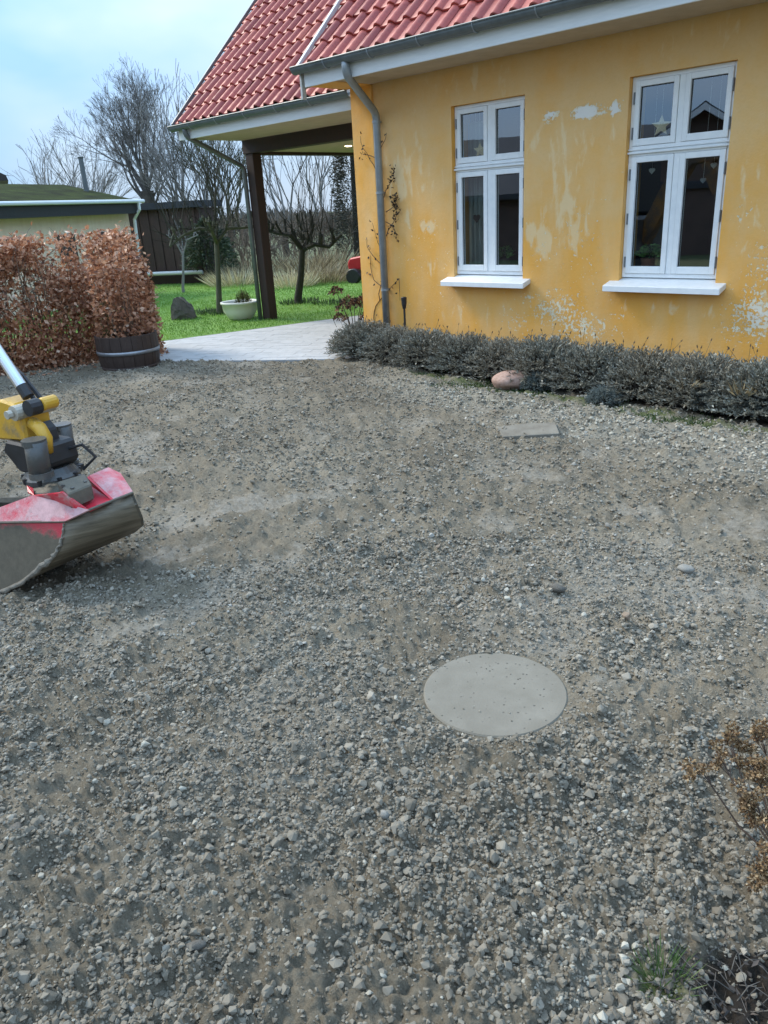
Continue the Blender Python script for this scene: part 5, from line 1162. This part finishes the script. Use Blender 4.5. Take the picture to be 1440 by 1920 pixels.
# ------------------------------------------------------------------ excavator with tilting grading bucket
EN = Vector((-.22, .97, 0)).normalized(); ES = Vector((-.97, -.22, 0)).normalized(); EP = Vector((-3.5, 1.45, 0))
def E3(s_, z_, o_=0): return EP+ES*s_+EN*o_+Vector((0, 0, z_))
ex = empty('excavator', EP+ES*3.4, 'yellow mini excavator arm with muddy red grading bucket', 'excavator')
def eb(): return MB(ex.location)
def muddy(name, c1, c2, mud, amount, rough=.45, low=None):
    s = NT(name); n = s.noise(7, 6, .65); c = s.ramp(n, [(.3, c1), (.7, c2)]); m = s.noise(4.5, 6, .7)
    if low is not None:
        ge = s.n('ShaderNodeNewGeometry'); sx = s.n('ShaderNodeSeparateXYZ'); s.l(ge.outputs['Position'], sx.inputs[0]); k = s.math('MULTIPLY', s.math('SUBTRACT', low, sx.outputs['Z']), 5.0)
        m = s.math('ADD', m, k)
    f = s.ramp(m, [(1-amount-.08, 0.0), (1-amount+.08, 1.0)]); n2 = s.noise(30, 5, .7)
    c = s.mix(f, c, s.ramp(n2, [(.3, mud), (.7, tuple(v*1.45 for v in mud))])); s.col(c)
    s.rough(s.math('ADD', s.math('MULTIPLY', f, .35), rough)); s.bump(s.math('ADD', s.math('MULTIPLY', n2, .5), f), .4, .006); return s.m
yel = muddy('yellow_paint', (.55, .30, .025), (.62, .36, .04), (.13, .115, .09), .36, .35)
wingm = muddy('scuff_glare_red_wing', (.50, .022, .04), (.56, .035, .055), (.40, .235, .235), .54, .24)  # pale pink patches are scuffs plus sky glare painted into the colour
red = muddy('red_paint', (.50, .018, .035), (.58, .03, .05), (.30, .25, .22), .38, .28)
mud = muddy('caked_mud_steel', (.075, .065, .048), (.13, .115, .085), (.10, .088, .066), .5, .5)
def shell_mat():
    s = NT('worn_muddy_shell'); m = s.n('ShaderNodeMapping'); m.inputs['Rotation'].default_value = (0, 0, .22); m.inputs['Scale'].default_value = (8, .9, 26); s.l(s.co(), m.inputs[0])
    n = s.noise(1.5, 5, .65, m.outputs[0]); c = s.ramp(n, [(.3, (.070, .056, .036)), (.5, (.14, .115, .077)), (.72, (.235, .198, .14))]); s.col(c); s.rough(.55); s.b.inputs['Specular IOR Level'].default_value = .5; s.bump(n, .35, .006); return s.m
shellm = shell_mat(); steel = muddy('grey_steel', (.055, .055, .052), (.095, .095, .09), (.10, .088, .07), .42, .35); chrome = pm('chromed_rod', (.60, .62, .64), (.72, .74, .75), 6, .22, .03, metal=.85)
# arm and dipper end
def arm_prof(pts, w, name, mat, o0=0, bev=.012):
    b = eb(); b.prism([E3(s_, z_, o0-w/2) for s_, z_ in pts], EN*w); return b.build(name, mat, ex, bevel=bev)
arm = arm_prof([(.19, .835), (.26, .862), (.50, .815), (.95, 1.02), (1.75, 2.05), (1.62, 2.2), (1.4, 2.1), (.62, 1.0)][:0] + [(.22, .655), (.21, .79), (.26, .835), (.36, .85), (.58, .80), (.96, 1.02), (1.10, .78), (.66, .63)], .15, 'arm', yel)
arm_prof([(.962, 1.022), (1.65, 2.05), (1.80, 1.92), (1.102, .782)], .15, 'dipper', muddy('dimmed_dipper', (.20, .11, .03), (.28, .16, .04), (.08, .07, .055), .5, .5))  # yellow darkened in the colour to weaken its reflection in the panes
b = eb(); b.tube([E3(.13, .832, -.02), E3(.13, .832, .06)], .032, 14); b.build('link_pin', yel, ex, bevel=.006)
b = eb(); b.tube([E3(.23, .80, -.105), E3(.23, .80, .105)], .036, 14); b.tube([E3(.23, .80, -.14), E3(.23, .80, -.116)], .020, 8); b.build('pivot_pin', pm('muddy_pin', (.34, .31, .25), (.46, .43, .36), 20, .5, .3), ex)
b = eb(); b.tube([E3(.15, .825, -.08), E3(.15, .825, -.021)], .038, 12); b.build('hose_guard', M['black'], ex)
b = eb(); b.tube([E3(.19, .745, -.045), E3(.135, .725, -.05), E3(.105, .68, -.05), E3(.115, .61, -.05)], [.030, .032, .030, .026], 12); b.build('bucket_link', yel, ex, True)
b = eb(); b.prism([E3(.20, .74, .0), E3(.20, .60, .0), E3(.15, .60, .0), E3(.16, .70, .0)], EN*.06); b.build('link_plate', M['black'], ex, bevel=.008)
b = eb(); b.tube([E3(.245, .855), E3(.28, .905)], .029, 12); b.build('cylinder_eye', M['black'], ex)
b = eb(); b.tube([E3(.265, .885), E3(.62, 1.36)], .027, 14); b.build('hydraulic_rod', chrome, ex)
b = eb(); b.tube([E3(.62, 1.36), E3(1.25, 2.19)], .05, 14); b.build('hydraulic_cylinder', steel, ex)
b = eb(); 
for k in range(2):
    o_ = .02+.035*k; b = eb(); b.tube([E3(.20, .80, o_), E3(.34, .96-.02*k, o_), E3(.55, 1.10-.03*k, o_+.01), E3(1.0, 1.4, o_)], .012, 6, False); b.build('hydraulic_hose', M['black'], ex)
# tilt rotator
b = eb(); b.prism([E3(.36, .655, -.10), E3(.10, .645, -.10), E3(.085, .55, -.10), E3(.15, .50, -.10), E3(.30, .50, -.10), E3(.40, .60, -.10)], EN*.2); b.build('tilt_frame', M['black'], ex, bevel=.012)
def cyl(s_, z0, z1, o_, r, mat, nm):
    b = eb(); b.tube([E3(s_+.015, z0, o_), E3(s_, z1, o_)], r, 18); c_ = b.build(nm, mat, ex, True); c_.data.polygons.foreach_set('use_smooth', [len(p.vertices) == 4 for p in c_.data.polygons])
    for za, zb, rr_ in ((z0-.012, z0+.016, r*1.10), (z1-.02, z1+.006, r*1.10)):
        k = eb(); k.tube([E3(s_+.008, za, o_), E3(s_+.008, zb, o_)], rr_, 18); k.build('collar', steel, c_)
    return c_
cyl(.05, .535, .70, -.145, .050, steel, 'tilt_cylinder'); cyl(.27, .470, .672, .16, .048, steel, 'tilt_cylinder')
b = eb(); b.tube([E3(.27, .40, .16), E3(.27, .47, .16)], .018, 10); b.obox(E3(.255, .462, .14), ES*.07, EN*.04, (0, 0, .012)); b.build('cylinder_mount', M['black'], ex)
b = eb(); b.lathe([(0, .44), (.125, .44), (.135, .455), (.135, .475), (.12, .49), (.10, .52), (0, .52)], 28, tuple(E3(.20, 0, 0))); b.build('rotor', steel, ex)
b = eb(); 
for k in range(9):
    a = k*.7; b.tube([E3(.20+.13*math.cos(a), .46, .13*math.sin(a)), E3(.20+.13*math.cos(a), .485, .13*math.sin(a))], .012, 6)
b.build('rotor_bolts', M['black'], ex)
b = eb(); b.tube([E3(.10, .60, .05), E3(.03, .62, .08), E3(.0, .55, .12), E3(.06, .49, .08)], .008, 6, False); b.build('rotator_hose', M['black'], ex); b = eb(); b.tube([E3(.14, .62, -.09), E3(.08, .56, -.13), E3(.12, .50, -.11)], .008, 6, False); b.build('rotator_hose', M['black'], ex)
# bucket: near side plate, curved back shell, red top wings and bracket
bk = empty('bucket', ex.location*0); bk.parent = ex
def bb_(): return MB(ex.location)
An, Bn = G(122, 979, .36), G(250, 925, .43)
def onpl(u, v):
    o = Vector((0, 0, HC)); q = Vector(ray(u, v)); return o+q*(NPn.dot(An-o)/NPn.dot(q))
_c, _e = G(112, 1033, .235), G(0, 1112, .012); NPn = (_c-An).cross(_e-An).normalized()
near = [onpl(*q) for q in ((122, 979), (117, 1008), (109, 1034), (87, 1057), (42, 1092), (0, 1112), (-60, 1130), (-170, 1120), (-250, 1060))]
far = [Bn, G(258, 945, .385), G(268, 970, .30), G(270, 984, .23), G(254, 998, .14), G(215, 1008, .10), G(150, 1016, .085), G(60, 1000, .085), G(0, 960, .12)]
nrow = 5; vs = []; fs_ = []
for i in range(len(near)):
    for k in range(nrow+1): vs.append(near[i].lerp(far[i], k/nrow))
for i in range(len(near)-1):
    for k in range(nrow): fs_.append((i*(nrow+1)+k, i*(nrow+1)+k+1, (i+1)*(nrow+1)+k+1, (i+1)*(nrow+1)+k))
b = bb_(); b.add(vs, fs_); o = b.build('back_shell', shellm, bk, True); md = o.modifiers.new('thick', 'SOLIDIFY'); md.thickness = .012; md.offset = -1
topL = onpl(-290, 984)
b = bb_(); b.prism([near[0]]+near[1:]+[topL], (far[0]-near[0]).normalized()*.012); b.build('side_plate', muddy('side_red_under_mud', (.36, .02, .03), (.44, .03, .045), (.072, .061, .042), .36, .5, .345), bk)
b = bb_(); b.prism([far[0]]+far[1:]+[topL+(far[0]-near[0])*1.0], (near[0]-far[0]).normalized()*.012); b.build('side_plate', mud, bk)
_rp = [p+(near[0]-far[0]).normalized()*.004 for p in near[0:7]]; rim = []; rr2 = []; _q = random.Random(6)
for i in range(6):
    for k in range(6): rim.append(_rp[i].lerp(_rp[i+1], k/6)+Vector((_q.gauss(0, .0025), _q.gauss(0, .0025), _q.gauss(0, .0025)))); rr2.append((.004+.007*min(1, i/2))*_q.uniform(.6, 1.35))
b = bb_(); b.tube(rim, rr2, 8); b.build('mud_rim', pm('drying_mud', (.13, .115, .09), (.20, .18, .145), 30, .85, .6, 60, .01), bk)
# top edge bar
b = bb_(); b.tube([topL, near[0]+Vector((0, 0, .004)), G(167, 956, .405), far[0]+Vector((0, 0, .004))], .007, 6); b.build('top_edge', mud, bk)
def plate(pts, name, mat, th=.010):
    v = [Vector(p) for p in pts]; n_ = (v[1]-v[0]).cross(v[2]-v[0]).normalized(); n_ = n_ if n_.z > 0 else -n_
    b = bb_(); b.prism([p-n_*th for p in v], n_*th); return b.build(name, mat, bk)
m1 = G(167, 956, .405); wf = G(213, 936, .42)
_a = G(122, 977, .368); _b = topL+Vector((0, 0, .006)); _c = G(62, 928, .45); WN = (_b-_a).cross(_c-_a).normalized()
def onw(u, v): o = Vector((0, 0, HC)); q = Vector(ray(u, v)); return o+q*(WN.dot(_a-o)/WN.dot(q))
plate([_b, _a, onw(167, 956), _c, onw(0, 951), onw(-200, 966)], 'top_wing', wingm)
plate([wf, G(250, 923, .436), G(226, 887, .475), G(203, 876, .50), G(166, 892, .50)], 'top_wing', wingm)
plate([m1, wf, G(172, 912, .43), G(148, 938, .41)], 'top_panel', red)
plate([m1, G(118, 922, .49), G(62, 928, .445)], 'gusset', red); plate([G(102, 925, .49), G(118, 921, .50), m1, G(150, 955, .412), G(105, 937, .45)], 'gusset', red)
plate([wf, G(166, 893, .50), G(170, 906, .455)], 'gusset', red)
b = bb_(); T4 = [G(106, 903, .52), G(128, 926, .49), G(172, 908, .50), G(160, 887, .53)]
b.add(T4+[p-Vector((0, 0, .075)) for p in T4], [(0, 1, 2, 3), (4, 7, 6, 5), (0, 4, 5, 1), (1, 5, 6, 2), (2, 6, 7, 3), (3, 7, 4, 0)]); b.build('coupler_block', mud, bk, bevel=.006)
b = bb_(); T4 = [G(55, 905, .455), G(60, 925, .44), G(110, 925, .46), G(110, 903, .48)]
b.add(T4+[p-Vector((0, 0, .05)) for p in T4], [(0, 1, 2, 3), (4, 7, 6, 5), (0, 4, 5, 1), (1, 5, 6, 2), (2, 6, 7, 3), (3, 7, 4, 0)]); b.build('coupler_plate', mud, bk, bevel=.005)
for (u, v, z_) in ((136, 917, .497), (160, 905, .504), (118, 912, .507), (150, 893, .515)):
    b = bb_(); c_ = G(u, v, z_); b.tube([c_-Vector((0, 0, .004)), c_+Vector((0, 0, .008))], .009, 6); b.build('bolt', steel, bk)
plate([G(50, 910, .47), G(62, 915, .46), G(64, 929, .44), G(52, 922, .45)], 'gusset', red)
# machine beyond the picture edge
def emb(nm, s0, s1, z0, z1, o0, o1, mat, bev=.03):
    b = eb(); b.obox(E3((s0+s1)/2, (z0+z1)/2, (o0+o1)/2), ES*(s1-s0)/2, EN*(o1-o0)/2, (0, 0, (z1-z0)/2)); return b.build(nm, mat, ex, bevel=bev)
arm_prof([(1.3, 2.12), (1.62, 2.3), (2.1, 2.25), (2.9, .95), (2.7, .8), (1.95, 1.95), (1.5, 1.98)], .16, 'boom', muddy('dimmed_yellow', (.20, .11, .03), (.28, .16, .04), (.08, .07, .055), .5, .5))  # boom colour darkened as well, so the windows mirror it only faintly
emb('house_body', 2.75, 4.3, .62, 1.25, -.55, .55, steel, .05); emb('cab', 2.9, 3.9, 1.25, 2.35, -.5, .2, M['black'], .06); emb('undercarriage', 2.8, 3.9, .28, .60, -.35, .35, M['black'])
for o_ in (-.62, .38): emb('track', 2.5, 4.2, .0, .42, o_, o_+.25, M['black'], .1)
print('objects', len(bpy.data.objects))
